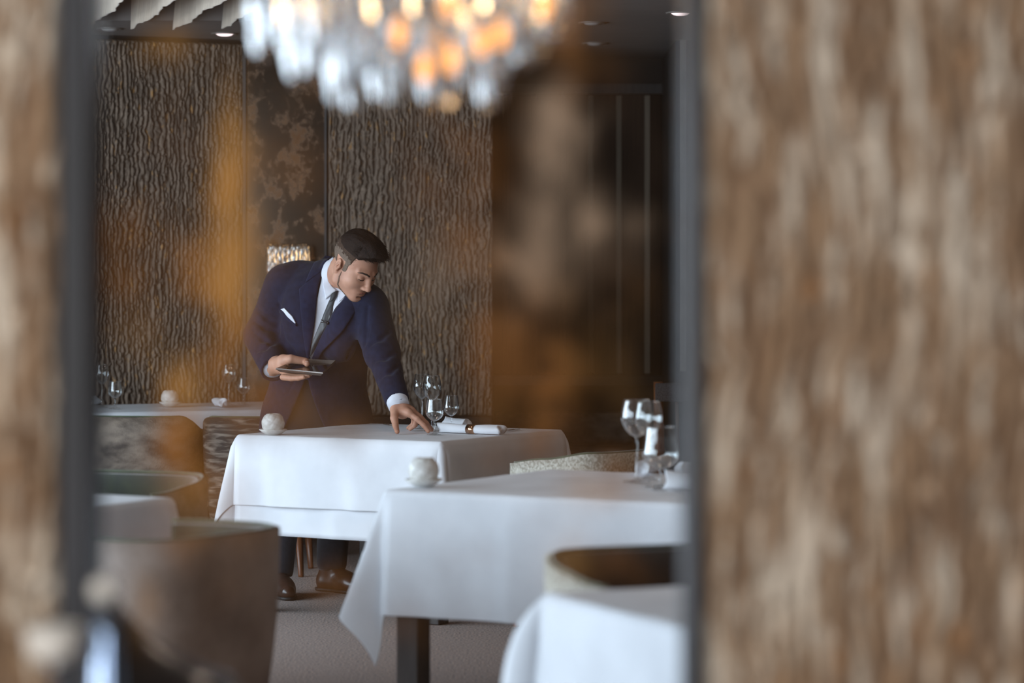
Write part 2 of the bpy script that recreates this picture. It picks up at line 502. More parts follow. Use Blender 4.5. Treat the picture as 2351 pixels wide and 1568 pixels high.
def stain(px, py):
    """tarnish of the old glass: colour and cover at pixel-like coordinates on the pane"""
    wx = px + 26 * fbm(px / 120, py / 150, 3) + 10 * vnoise(px / 30, py / 42, None, 8)
    wy = py + 40 * fbm(px / 130, py / 160, 6) + 14 * vnoise(px / 34, py / 40, None, 9)
    AM, OR, BR, BE, OC = (216, 158, 86), (186, 124, 62), (120, 86, 62), (190, 164, 140), (128, 94, 54)
    B = [(525, 330, 34, 95, .50, AM), (528, 470, 34, 110, .62, AM), (525, 640, 42, 130, .66, AM), (520, 800, 55, 90, .42, OR),
         (455, 640, 50, 120, .22, OR), (280, 520, 48, 80, .42, OR), (298, 660, 60, 90, .50, OR), (300, 760, 50, 50, .30, AM), (255, 600, 40, 160, .22, OR),
         (415, 900, 40, 60, .62, AM), (410, 1000, 42, 80, .58, OR), (385, 1060, 60, 50, .30, OR), (365, 100, 60, 34, .30, AM), (330, 170, 120, 80, .12, OC),
         (420, 300, 180, 90, .10, BR), (470, 560, 120, 150, .12, OR), (560, 920, 60, 60, .34, OR), (640, 960, 110, 60, .30, BR), (760, 950, 90, 90, .34, OC), (850, 960, 70, 60, .22, BR),
         (690, 900, 140, 110, .10, OR), (600, 560, 70, 160, .22, OC), (650, 420, 110, 90, .12, OR), (480, 1150, 80, 90, .34, OR), (430, 1170, 60, 60, .22, AM),
         (330, 1390, 34, 70, .40, AM), (370, 1240, 50, 26, .40, OR), (300, 1330, 30, 60, .25, OC), (450, 1330, 150, 160, .10, BR),
         (1000, 430, 110, 150, .14, BR), (1060, 330, 90, 150, .14, OR), (1010, 640, 80, 90, .16, BE), (1090, 520, 70, 120, .28, OR), (1000, 770, 90, 50, .14, OC),
         (1120, 700, 40, 160, .36, OR), (1190, 720, 80, 110, .40, OR), (1180, 600, 60, 70, .30, BE), (1230, 640, 70, 90, .30, BE),
         (1310, 80, 60, 130, .42, OR), (1360, 60, 60, 60, .16, OC), (1270, 250, 48, 90, .46, BE), (1280, 340, 40, 100, .42, BE), (1330, 300, 40, 50, .24, BE), (1250, 450, 40, 120, .32, BE),
         (1310, 520, 60, 60, .38, BE), (1330, 580, 50, 60, .50, BE), (1380, 520, 40, 50, .34, BE), (1450, 530, 40, 50, .30, BE), (1400, 620, 60, 70, .20, BR),
         (1250, 820, 60, 90, .34, OR), (1290, 930, 54, 110, .52, OR), (1200, 900, 90, 110, .36, OR), (1170, 960, 60, 60, .26, OC), (1330, 760, 60, 200, .18, OC), (1440, 760, 60, 220, .10, OC),
         (1400, 40, 110, 50, .16, OC), (1420, 900, 110, 110, .14, OC), (1180, 1050, 80, 70, .25, OR), (1400, 1090, 60, 60, .34, OR), (1350, 1140, 60, 30, .28, AM),
         (1235, 1190, 22, 40, .24, OR), (1345, 1180, 24, 60, .22, OR), (1300, 1280, 40, 70, .26, AM), (1420, 1310, 60, 50, .18, OR), (1010, 1090, 50, 20, .12, OC),
         (880, 1190, 60, 40, .08, BR), (1000, 1260, 90, 50, .07, BR), (760, 1340, 40, 40, .26, OR), (830, 1080, 60, 40, .06, BR), (950, 1430, 90, 50, .06, OR), (870, 140, 300, 80, .14, OC)]
    A = np.zeros_like(px)
    C = np.zeros(px.shape + (3,))
    mott = 0.30 + 0.70 * sstep(-0.25, 0.22, fbm(px / 62, py / 84, 51, 3))
    for cx, cy, rx, ry, al, col in B:
        if col == OR and cx > 1000:
            col = (150, 98, 50)
        q = ((wx - cx) / rx) ** 2 + ((wy - cy) / ry) ** 2
        a = np.minimum(al * 1.22, 0.8) * np.exp(-q * 0.85) * (mott ** 0.35 if col == AM else mott)
        lin = np.array(srgb(*col)[:3])
        C = C * (1 - a[..., None]) + lin * a[..., None]
        A = A * (1 - a) + a
    # a faint milky bloom, blotchy, everywhere
    bl = 0.025 + 0.035 * sstep(-0.15, 0.6, fbm(px / 85, py / 120, 21)) 
    sp = 0.11 * sstep(0.28, 0.62, fbm(px / 60, py / 85, 31)) * sstep(0.0, 0.4, fbm(px / 300, py / 300, 41) + 0.2)
    for a, col in ((bl, (150, 124, 104)), (sp, (150, 104, 62))):
        lin = np.array(srgb(*col)[:3])
        C = C * (1 - a[..., None]) + lin * a[..., None]
        A = A * (1 - a) + a
    return C / np.maximum(A, 1e-4)[..., None], A


PY_ = 4.03
nx_, nz_ = 190, 400
xs = np.linspace(-0.557, 0.230, nx_)
zs = np.linspace(OZ0 + .03, OZ1 - .03, nz_)
X_, Z_ = np.meshgrid(xs, zs)
SC_, SA_ = stain(CXP + X_ * F / PY_, YH - (Z_ - HC) * F / PY_)
vv = np.stack([X_, np.full_like(X_, PY_), Z_], -1).reshape(-1, 3)
ii = (np.arange(nz_ - 1)[:, None] * nx_ + np.arange(nx_ - 1)[None]).reshape(-1)
ff = np.stack([ii, ii + 1, ii + 1 + nx_, ii + nx_], 1)
pm, nt, out = new_mat('tarnished_glass')
tr = N(nt, 'ShaderNodeBsdfTransparent')
tr.inputs[0].default_value = (0.97, 0.97, 0.965, 1)
df = N(nt, 'ShaderNodeBsdfDiffuse')
tl = N(nt, 'ShaderNodeBsdfTranslucent')
at = N(nt, 'ShaderNodeAttribute')
at.attribute_name = 'tarnish'
nt.links.new(at.outputs['Color'], df.inputs[0])
nt.links.new(at.outputs['Color'], tl.inputs[0])
m1 = N(nt, 'ShaderNodeMixShader')
m1.inputs[0].default_value = 0.3
nt.links.new(df.outputs[0], m1.inputs[1])
nt.links.new(tl.outputs[0], m1.inputs[2])
m2 = N(nt, 'ShaderNodeMixShader')
nt.links.new(at.outputs['Alpha'], m2.inputs[0])
nt.links.new(tr.outputs[0], m2.inputs[1])
nt.links.new(m1.outputs[0], m2.inputs[2])
nt.links.new(m2.outputs[0], out.inputs[0])
pane = mesh_obj('pane', vv, ff, pm, win)
ca = pane.data.color_attributes.new('tarnish', 'FLOAT_COLOR', 'POINT')
ca.data.foreach_set('color', np.concatenate([SC_.reshape(-1, 3), SA_.reshape(-1, 1)], 1).astype(np.float32).ravel())


# --- bark clad panels
def bark_mat(name, lo, hi, patch, pale=None):
    m, nt, out = new_mat(name)
    p = N(nt, 'ShaderNodeBsdfPrincipled')
    p.inputs['Roughness'].default_value = 0.8
    p.inputs['Specular IOR Level'].default_value = 0.35
    nt.links.new(p.outputs[0], out.inputs[0])
    tc = N(nt, 'ShaderNodeTexCoord')

    def noise(scale, det, lo_, hi_):
        mp = N(nt, 'ShaderNodeMapping')
        mp.inputs['Scale'].default_value = scale
        no = N(nt, 'ShaderNodeTexNoise')
        no.inputs['Scale'].default_value = 1
        no.inputs['Detail'].default_value = det
        mr = N(nt, 'ShaderNodeMapRange')
        mr.inputs['From Min'].default_value = lo_
        mr.inputs['From Max'].default_value = hi_
        nt.links.new(tc.outputs['Object'], mp.inputs[0])
        nt.links.new(mp.outputs[0], no.inputs['Vector'])
        nt.links.new(no.outputs[0], mr.inputs['Value'])
        return mr.outputs[0]

    def mix(fac, a, b):
        mx = N(nt, 'ShaderNodeMix', data_type='RGBA')
        nt.links.new(fac, mx.inputs['Factor'])
        for k, v in ((6, a), (7, b)):
            if hasattr(v, 'is_linked'):
                nt.links.new(v, mx.inputs[k])
            else:
                mx.inputs[k].default_value = v
        return mx.outputs[2]
    cbase = mix(noise((30, 30, 7), 5, 0.35, 0.65), lo, hi)
    c2 = mix(noise((34, 34, 14), 3, 0.62, 0.72), cbase, patch)
    if pale:
        c2 = mix(noise((30, 30, 6.5), 2, 0.50, 0.66), c2, pale)
    nt.links.new(c2, p.inputs['Base Color'])
    b = N(nt, 'ShaderNodeBump')
    b.inputs['Strength'].default_value = 0.5
    b.inputs['Distance'].default_value = 0.006
    nt.links.new(noise((160, 160, 50), 4, 0, 1), b.inputs['Height'])
    nt.links.new(b.outputs[0], p.inputs['Normal'])
    return m


M['bark_far'] = bark_mat('dark_elm_bark', srgb(104, 89, 77), srgb(144, 125, 109), srgb(182, 138, 88))
M['bark_near'] = bark_mat('light_elm_bark', srgb(132, 106, 84), srgb(170, 144, 118), srgb(176, 128, 82), srgb(222, 212, 198))


def bark_heights(u, v, seed, cell=0.030):
    """relief of long furrowed bark, 0 in the furrows to 1 on the ridges; u across, v up, metres"""
    w1 = u / cell + 1.3 * fbm(u / 0.30, v / 0.55, seed, 2) + 0.34 * vnoise(u / 0.06, v / 0.10, None, seed + 3) + 0.30 * vnoise(u / 0.018, v / 0.032, None, seed + 4) + 0.16 * vnoise(u / 0.009, v / 0.016, None, seed + 6)
    i1 = np.floor(w1)
    t1 = w1 - i1
    f1 = sstep(0.0, 0.30, np.minimum(t1, 1 - t1))
    w2 = u / (cell * 0.66) + 1.5 * fbm(u / 0.22, v / 0.34, seed + 21, 2) + 0.5 * vnoise(u / 0.05, v / 0.09, None, seed + 23)
    t2 = w2 - np.floor(w2)
    m2 = sstep(-0.35, 0.15, fbm(u / 0.07, v / 0.16, seed + 29, 2))
    f2 = 1 - m2 * 0.85 * (1 - sstep(0.0, 0.30, np.minimum(t2, 1 - t2)))
    z = np.zeros_like(u)
    w3 = v / 0.075 + 9 * _h(i1, z, z, seed + 31) + 0.7 * vnoise(u / 0.03, v / 0.06, None, seed + 33)
    i3 = np.floor(w3)
    t3 = w3 - i3
    r = _h(i1, i3, z, seed + 37)
    f3 = 1 - 0.75 * r * (1 - sstep(0.0, 0.14, np.minimum(t3, 1 - t3)))
    h = f1 * f2 * f3 * (0.70 + 0.30 * r)
    return h + 0.10 * fbm(u / 0.010, v / 0.028, seed + 40, 3) + 0.22 * fbm(u / 0.25, v / 0.35, seed + 55, 2)


def bark_panel(label, o, w, width, z0, z1, material, seed, step=0.004, amp=0.026, name='bark_panel', thick=0.045):
    """o: plan point at the panel's one end on the wall face, w: plan direction along the panel; the face looks to the near side"""
    w = np.array(w, float) / np.hypot(*w)
    nrm = np.array([w[1], -w[0]])
    nu, nv = int(width / step) + 1, int((z1 - z0) / (step * 1.35)) + 1
    U, V = np.meshgrid(np.linspace(0, width, nu), np.linspace(z0, z1, nv))
    H = bark_heights(U + seed * 3.1, V, seed)
    edge = np.minimum(np.minimum(U, width - U), np.minimum(V - z0, z1 - V))
    H = H * sstep(0, 0.012, edge)
    off = thick + amp * (H - 0.5)
    vs = np.stack([o[0] + w[0] * U + nrm[0] * off, o[1] + w[1] * U + nrm[1] * off, V], -1).reshape(-1, 3)
    ii = (np.arange(nv - 1)[:, None] * nu + np.arange(nu - 1)[None]).reshape(-1)
    fs = np.stack([ii, ii + 1, ii + 1 + nu, ii + nu], 1).tolist()
    # edges back to the wall
    loop = list(range(nu)) + [k * nu + nu - 1 for k in range(1, nv)] + list(range((nv - 1) * nu + nu - 2, (nv - 1) * nu - 1, -1)) + [k * nu for k in range(nv - 2, 0, -1)]
    n0 = len(vs)
    back = []
    for i in loop:
        k, j = divmod(i, nu)
        back.append((o[0] + w[0] * U[k, j], o[1] + w[1] * U[k, j], V[k, j]))
    L = len(loop)
    for a in range(L):
        b = (a + 1) % L
        fs.append((loop[b], loop[a], n0 + a, n0 + b))
    fs.append(tuple(n0 + a for a in range(L)))
    ob = mesh_obj(name, np.concatenate([vs, np.array(back)]), fs, material)
    tagp(ob, label, 'wall panel', 'bark clad panels')
    return ob


bark_panel('tall dark tree-bark panel behind the far table, beside the old mirror', (-3.35, 15.909), (3.28, 1.76), 2.06, 0.72, 2.775, M['bark_far'], 5)
bark_panel('tall dark tree-bark panel behind the wine glasses and the leaning waiter', (-1.04, 16.885), (1, 0), 0.93, 0.68, 2.785, M['bark_far'], 9)
bark_panel('wide blurred light bark panel close by, beside the pale window strip edge', (0.2545, 4.0), (1, 0), 1.0, 0.3, 2.7, M['bark_near'], 13, step=0.005, thick=0.05, amp=0.03)
bark_panel('narrow blurred bark panel close by, beside the polished mill', (-1.35, 4.0), (1, 0), 0.748, 0.3, 2.7, M['bark_near'], 21, step=0.005, thick=0.05, amp=0.03)

# --- old mirror between the bark panels
mm, nt, out = new_mat('old_mirror_glass')
p = N(nt, 'ShaderNodeBsdfPrincipled')
p.inputs['Metallic'].default_value = 0.9
nt.links.new(p.outputs[0], out.inputs[0])
tc = N(nt, 'ShaderNodeTexCoord')
mp = N(nt, 'ShaderNodeMapping')
mp.inputs['Scale'].default_value = (7, 7, 5)
no = N(nt, 'ShaderNodeTexNoise')
no.inputs['Scale'].default_value = 1
no.inputs['Detail'].default_value = 7
no.inputs['Roughness'].default_value = 0.7
nt.links.new(tc.outputs['Object'], mp.inputs[0])
nt.links.new(mp.outputs[0], no.inputs['Vector'])
cr = N(nt, 'ShaderNodeValToRGB')
for e, (pos, col) in zip(cr.color_ramp.elements, ((0.46, srgb(84, 73, 64)), (0.72, srgb(92, 60, 34)))):
    e.position = pos
    e.color = col
nt.links.new(no.outputs[0], cr.inputs[0])
nt.links.new(cr.outputs[0], p.inputs['Base Color'])
mr = N(nt, 'ShaderNodeMapRange')
mr.inputs['From Min'].default_value = 0.5
mr.inputs['From Max'].default_value = 0.66
mr.inputs['To Min'].default_value = 0.14
mr.inputs['To Max'].default_value = 0.5
nt.links.new(no.outputs[0], mr.inputs['Value'])
nt.links.new(mr.outputs[0], p.inputs['Roughness'])
mi = thing('wall_mirror', 'tall tarnished old mirror between the two dark bark panels', 'mirror', (-1.28, 16.88, 0.1))
g = MB().box((-1.50, 16.855, 0.13), (-1.058, 16.885, 2.77)).build('mirror_glass', mm, None, smooth=False)
f_ = MB().box((-1.519, 16.83, 0.1), (-1.50, 16.885, 2.79)).box((-1.058, 16.83, 0.1), (-1.045, 16.885, 2.79)).box((-1.50, 16.83, 2.77), (-1.058, 16.885, 2.79)).box((-1.50, 16.83, 0.1), (-1.058, 16.885, 0.13)).build('frame', M['dark_wood'], None, smooth=False)


def adopt(root, *obs):
    bpy.context.view_layer.update()
    for o in obs:
        o.parent = root
        o.matrix_parent_inverse = root.matrix_world.inverted()


adopt(mi, g, f_)
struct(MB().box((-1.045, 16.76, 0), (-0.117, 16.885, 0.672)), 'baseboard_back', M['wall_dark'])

# --- slatted wood in the alcove
sl = thing('slatted_wall_panel', 'dark brown panel of tall wooden slats with pale edges', 'wall panel', (0.4, 18.4, 0.8))
parts = []
x = -0.056
k = 0
while x < 0.91:
    w_ = min(0.174, 0.92 - x)
    b = MB()
    b.add([(x + .03, 18.36, .85), (x + w_, 18.40, .85), (x + w_, 18.415, .85), (x, 18.415, .85), (x + .03, 18.36, 2.58), (x + w_, 18.40, 2.58), (x + w_, 18.415, 2.58), (x, 18.415, 2.58)],
          [(0, 3, 2, 1), (4, 5, 6, 7), (0, 1, 5, 4), (1, 2, 6, 5), (2, 3, 7, 6), (3, 0, 4, 7)])
    parts.append(b.build('slat', M['slat'], None, smooth=False))
    e = MB().add([(x + .002, 18.395, .86), (x + .032, 18.352, .86), (x + .036, 18.360, .86), (x + .006, 18.405, .86), (x + .002, 18.395, 2.57), (x + .032, 18.352, 2.57), (x + .036, 18.360, 2.57), (x + .006, 18.405, 2.57)],
                 [(0, 3, 2, 1), (4, 5, 6, 7), (0, 1, 5, 4), (1, 2, 6, 5), (2, 3, 7, 6), (3, 0, 4, 7)])
    eo = e.build('slat_edge', M['slat_edge'], None, smooth=False)
    eo['label'] = 'pale slat edge'
    parts.append(eo)
    x += 0.174
parts.append(MB().box((-0.114, 18.28, 0.79), (0.924, 18.418, 0.85)).build('ledge', M['black_gloss'], None, smooth=False))
parts.append(MB().box((-0.114, 18.33, 2.58), (0.924, 18.418, 2.64)).build('head_rail', M['dark_wood'], None, smooth=False))
adopt(sl, *parts)
be = thing('banquette_bench', 'low dark brown bench along the alcove wall below the slats', 'bench', (0.4, 18.0, 0))
adopt(be, MB().box((-0.1, 17.7, 0.30), (0.91, 18.27, 0.44)).build('seat', M['hide_brown'], None, smooth=False, bevel=0.03),
      MB().box((-0.1, 17.75, 0.0), (0.91, 18.25, 0.30)).build('base', M['dark_wood'], None, smooth=False),
      MB().box((-0.1, 18.16, 0.44), (0.91, 18.27, 0.63)).build('backrest', M['hide_brown'], None, smooth=False, bevel=0.02))
struct(MB().box((0.926, 16.885, 0), (XR, 16.90, 2.8)), 'trim_1', M['dark_jamb'])
struct(MB().box((0.952, 16.86, 0.93), (0.988, 16.885, 2.8)), 'trim_2', mat('pale_grey_strip', srgb(120, 116, 114), srgb(132, 128, 126), 0.6))


# --- downlights
def downlight(label, x, y, lit):
    o = thing('ceiling_downlight', label, 'ceiling light', (x, y, 2.8), 0, 'recessed ceiling spotlights')
    r = MB()
    prof = [(0.050, 0.0), (0.052, -0.006), (0.072, -0.008), (0.076, -0.003), (0.076, 0.0)]
    r.lathe(prof, 28)
    r.build('ring', M['ring'], o)
    d = MB()
    pr = [(0.0001, -0.016), (0.02, -0.0155), (0.036, -0.012), (0.046, -0.006), (0.050, -0.001)]
    d.lathe(pr, 28)
    d.build('lens', M['lamp_disc'] if lit else M['dim_disc'], o)
    return o


downlight('unlit frosted spotlight above the far table, nearest the mirror frame strip', -2.16, 16.02, False)
downlight('bright lit spotlight above the far table, beside the hanging linen fins', -1.575, 16.37, True)
downlight('bright lit spotlight high over the wooden chair, nearest the wide light bark panel', 0.847, 15.0, True)
downlight('dim spotlight in front of the slatted panel, lower of two', 0.475, 17.1, False)
downlight('dim spotlight in front of the slatted panel, upper of two', 0.42, 15.62, False)


# --- hanging linen fins in the ceiling recess
def fin(px, label, seed, tip=2.752):
    s = 443.0
    d = F / s
    X0 = (px - CXP) / s
    L, nu, nv = 2.6, 60, 10
    dirx, diry = 0.236, -0.971
    vs = []
    for i in range(nu):
        t = L * i / (nu - 1)
        for j in range(nv):
            z = tip + (3.195 - tip) * j / (nv - 1)
            if j == 0:
                z += 0.003 * math.sin(t * 13 + seed) + 0.0015 * math.sin(t * 37 + seed * 2)
            lean = 0.03 * (1 - j / (nv - 1))
            wob = 0.012 * math.sin(t * 5.2 + seed + j * 0.15) + 0.004 * math.sin(t * 23 + seed * 3)
            back = 0.02 * j / (nv - 1)
            vs.append((X0 + dirx * (t - back) + wob * 0.97 - lean, d + diry * (t - back) + wob * 0.236, z))
    fs = [(i * nv + j, (i + 1) * nv + j, (i + 1) * nv + j + 1, i * nv + j + 1) for i in range(nu - 1) for j in range(nv - 1)]
    o = mesh_obj('ceiling_drape', vs, fs, M['linen_fin'], None, solid=0.012)
    return tagp(o, label, 'ceiling drape', 'linen fins in the ceiling recess')


for k, (px, w_) in enumerate(((112, 'hidden first'), (213, 'first'), (318, 'second'), (416, 'third'), (519, 'fourth'), (622, 'fifth'))):
    if k:
        fin(px, 'hanging beige linen ceiling fin, %s counted from the dark window frame toward the chandelier' % w_, k * 1.7)

# ------------------------------------------------------------------ tables and cloths
TH = 0.78
E1 = Vector((0.867, -0.498, 0))
E2 = Vector((0.498, 0.867, 0))


def table(label, c, rz, sx, sy, leg=0.085, wood='dark_wood', group=None):
    t = thing('dining_table', label, 'table', (c[0], c[1], 0), rz, group)
    MB().box((-sx / 2, -sy / 2, TH - 0.045), (sx / 2, sy / 2, TH - 0.012)).build('tabletop', M[wood], t, smooth=False, bevel=0.004)
    for a in (-1, 1):
        for b in (-1, 1):
            x, y = a * (sx / 2 - leg / 2 - 0.015), b * (sy / 2 - leg / 2 - 0.015)
            MB().box((x - leg / 2, y - leg / 2, 0), (x + leg / 2, y + leg / 2, TH - 0.046)).build('leg', M[wood], t, smooth=False, bevel=0.005)
    return t


def cloth(label, c, rz, sx, sy, drop, seed, lift=0.0, creases=(), flare=0.2, th0=45.0, wid=28.0, sat=9.0, extra=0.0, name='tablecloth', group=None, step=0.022):
    """a linen laid over a table: flat top, rounded edges, hanging sides, a cone-like fold at each corner"""
    R = 0.014
    hx, hy = sx / 2 + 0.003 + lift, sy / 2 + 0.003 + lift
    top = TH + lift

    def axis(h):
        inner = list(np.linspace(-h, h, max(8, int(2 * h / 0.03))))
        r = list(np.concatenate([np.linspace(0.004, 0.03, 5), np.arange(0.045, drop - .004, step), [drop]]))
        return np.array([-h - q for q in reversed(r)] + inner + [h + q for q in r])
    U, V = np.meshgrid(axis(hx), axis(hy))
    du = np.maximum(np.abs(U) - hx, 0)
    dv = np.maximum(np.abs(V) - hy, 0)
    su, sv = np.sign(U), np.sign(V)
    bx, by = np.clip(U, -hx, hx), np.clip(V, -hy, hy)
    r = np.hypot(du, dv)
    th = np.arctan2(dv, du)                       # 0: side face in x, pi/2: side face in y
    both = (du > 0) & (dv > 0)
    out_dir_x = np.where(r > 0, np.where(both, np.cos(th), (du > 0)), 0.0)
    out_dir_y = np.where(r > 0, np.where(both, np.sin(th), (dv > 0)), 0.0)
    # rounded edge, then down
    ang = np.minimum(r / R, math.pi / 2)
    o = R * np.sin(ang)
    z = top - R * (1 - np.cos(ang)) - np.maximum(r - R * math.pi / 2, 0)
    hang = np.maximum(r - R * math.pi / 2, 0)
    cone = np.where(both, np.exp(-((np.degrees(th) - th0) / wid) ** 2) * np.minimum(1, np.sin(2 * th) * 3), 0.0)
    reach = sat * np.tanh(hang / sat)
    z = z + hang * (1 - np.sqrt(np.maximum(1 - (flare * cone * reach / np.maximum(hang, 1e-6)) ** 2, 0.05))) 
    o = o + reach * flare * cone
    # gentle waves that grow downward, stronger near the corners
    al = np.where(du > 0, V, U)
    w = 0.016 * (hang / 0.42) ** 1.3 * vnoise(al * 4.2 + seed * 7, hang * 1.5, None, seed) * (1 - cone)
    w = w + 0.005 * (hang / 0.42) * vnoise(al * 11 + seed * 3, hang * 2.0, None, seed + 4)
    near = np.exp(-(np.where(du > 0, hy - np.abs(V), hx - np.abs(U)) / 0.10) ** 2) * (~both)
    w = w + 0.05 * hang * near
    for side, pos, amp in creases:               # pressed-in fold lines on one side
        sel = {'-y': (dv > 0) & (V < 0), '+y': (dv > 0) & (V > 0), '-x': (du > 0) & (U < 0), '+x': (du > 0) & (U > 0)}[side] & (~both)
        q = (al - pos) / 0.012
        w = w + np.where(sel, amp * np.exp(-q * q) * np.minimum(hang / 0.05, 1) + amp * 1.5 * np.tanh(q * 0.5) * np.exp(-np.abs(q) / 14) * (hang / 0.42), 0)
    o = o + w + np.where(hang > 0, 0.004 + 0.012 * hang / 0.42 + extra * np.minimum(hang / 0.04, 1), 0)
    X = bx + su * out_dir_x * o
    Y = by + sv * out_dir_y * o
    tw = 0.0012 * vnoise(U * 9, V * 9, None, seed + 8)
    z = z + np.where(r == 0, tw, 0)
    nv_, nu_ = U.shape
    vs = np.stack([X, Y, z], -1).reshape(-1, 3)
    ii = (np.arange(nv_ - 1)[:, None] * nu_ + np.arange(nu_ - 1)[None]).reshape(-1)
    fs = np.stack([ii, ii + 1, ii + 1 + nu_, ii + nu_], 1)
    ob = mesh_obj(name, vs, fs, M['cloth'], None, solid=0.0022)
    ob.location = (c[0], c[1], 0)
    ob.rotation_euler = (0, 0, rz)
    # hem welt
    return tagp(ob, label, 'tablecloth', group)


RZ = math.atan2(-0.498, 0.867)


def corner(p, a, b, sx, sy):
    """centre of a table whose corner p lies at (a, b) of its half sizes"""
    return (p[0] - E1.x * a * sx / 2 - E2.x * b * sy / 2, p[1] - E1.y * a * sx / 2 - E2.y * b * sy / 2)


C1 = corner((-1.194, 13.20), -1, -1, 1.024, 1.03)
table('dark square table hidden under the two-layer white cloth the waiter leans over', C1, RZ, 1.024, 1.03, group='dining tables')
cloth('long white under-cloth on the table the waiter leans over, its hem showing lowest', C1, RZ, 1.024, 1.03, 0.44, 3, 0.0, [('-y', -0.02, .003)], group='white tablecloths')
cloth('shorter white top cloth on the table where the waiter sets glasses', C1, RZ, 1.024, 1.03, 0.315, 4, 0.004, [('-y', -0.34, .008), ('-y', 0.09, .011)], extra=0.012, group='white tablecloths', name='top_cloth')
C2 = corner((-0.411, 10.06), -1, -1, 1.18, 1.12)
table('dark square table under the near white cloth with a pointed hanging corner', C2, RZ, 1.18, 1.12, group='dining tables')
cloth('large white tablecloth with a long pointed corner, on the table nearest the middle', C2, RZ, 1.18, 1.12, 0.425, 7, 0.0, [('-y', -0.135, .006), ('-y', 0.43, .004)], flare=0.31, th0=21.0, wid=15.0, group='white tablecloths')
A3 = math.atan2(-0.917, 0.40)
e1 = Vector((0.40, -0.917, 0)); e2 = Vector((0.917, 0.40, 0))
c3 = Vector((0.09, 6.93, 0)) + e1 * 0.45 + e2 * 0.45
table('dark square table under the blurred bright cloth cut off by the frame', (c3.x, c3.y), A3, 0.9, 0.9, group='dining tables')
cloth('bright blurred white tablecloth in the near corner, draped to a blunt fold', (c3.x, c3.y), A3, 0.9, 0.9, 0.42, 12, 0.0, [], flare=0.75, sat=0.13, wid=34.0, group='white tablecloths')
C4 = corner((-1.12, 9.72), 1, 1, 1.0, 1.05)
table('dark table under the shaded white cloth beside the green chair', C4, RZ, 1.0, 1.05, group='dining tables')
cloth('shaded white tablecloth between the big taupe chair and the green lined chair', C4, RZ, 1.0, 1.05, 0.40, 15, 0.0, [], group='white tablecloths')
A5 = math.atan2(0.39, 0.92)
C5 = (-1.83, 15.73)
table('long dark table by the bark wall behind the waiter', C5, A5, 1.72, 0.80, group='dining tables')
cloth('long white tablecloth on the far table by the bark wall', C5, A5, 1.72, 0.80, 0.5, 18, 0.0, [('-y', 0.3, .006), ('-y', 0.36, .006)], group='white tablecloths')


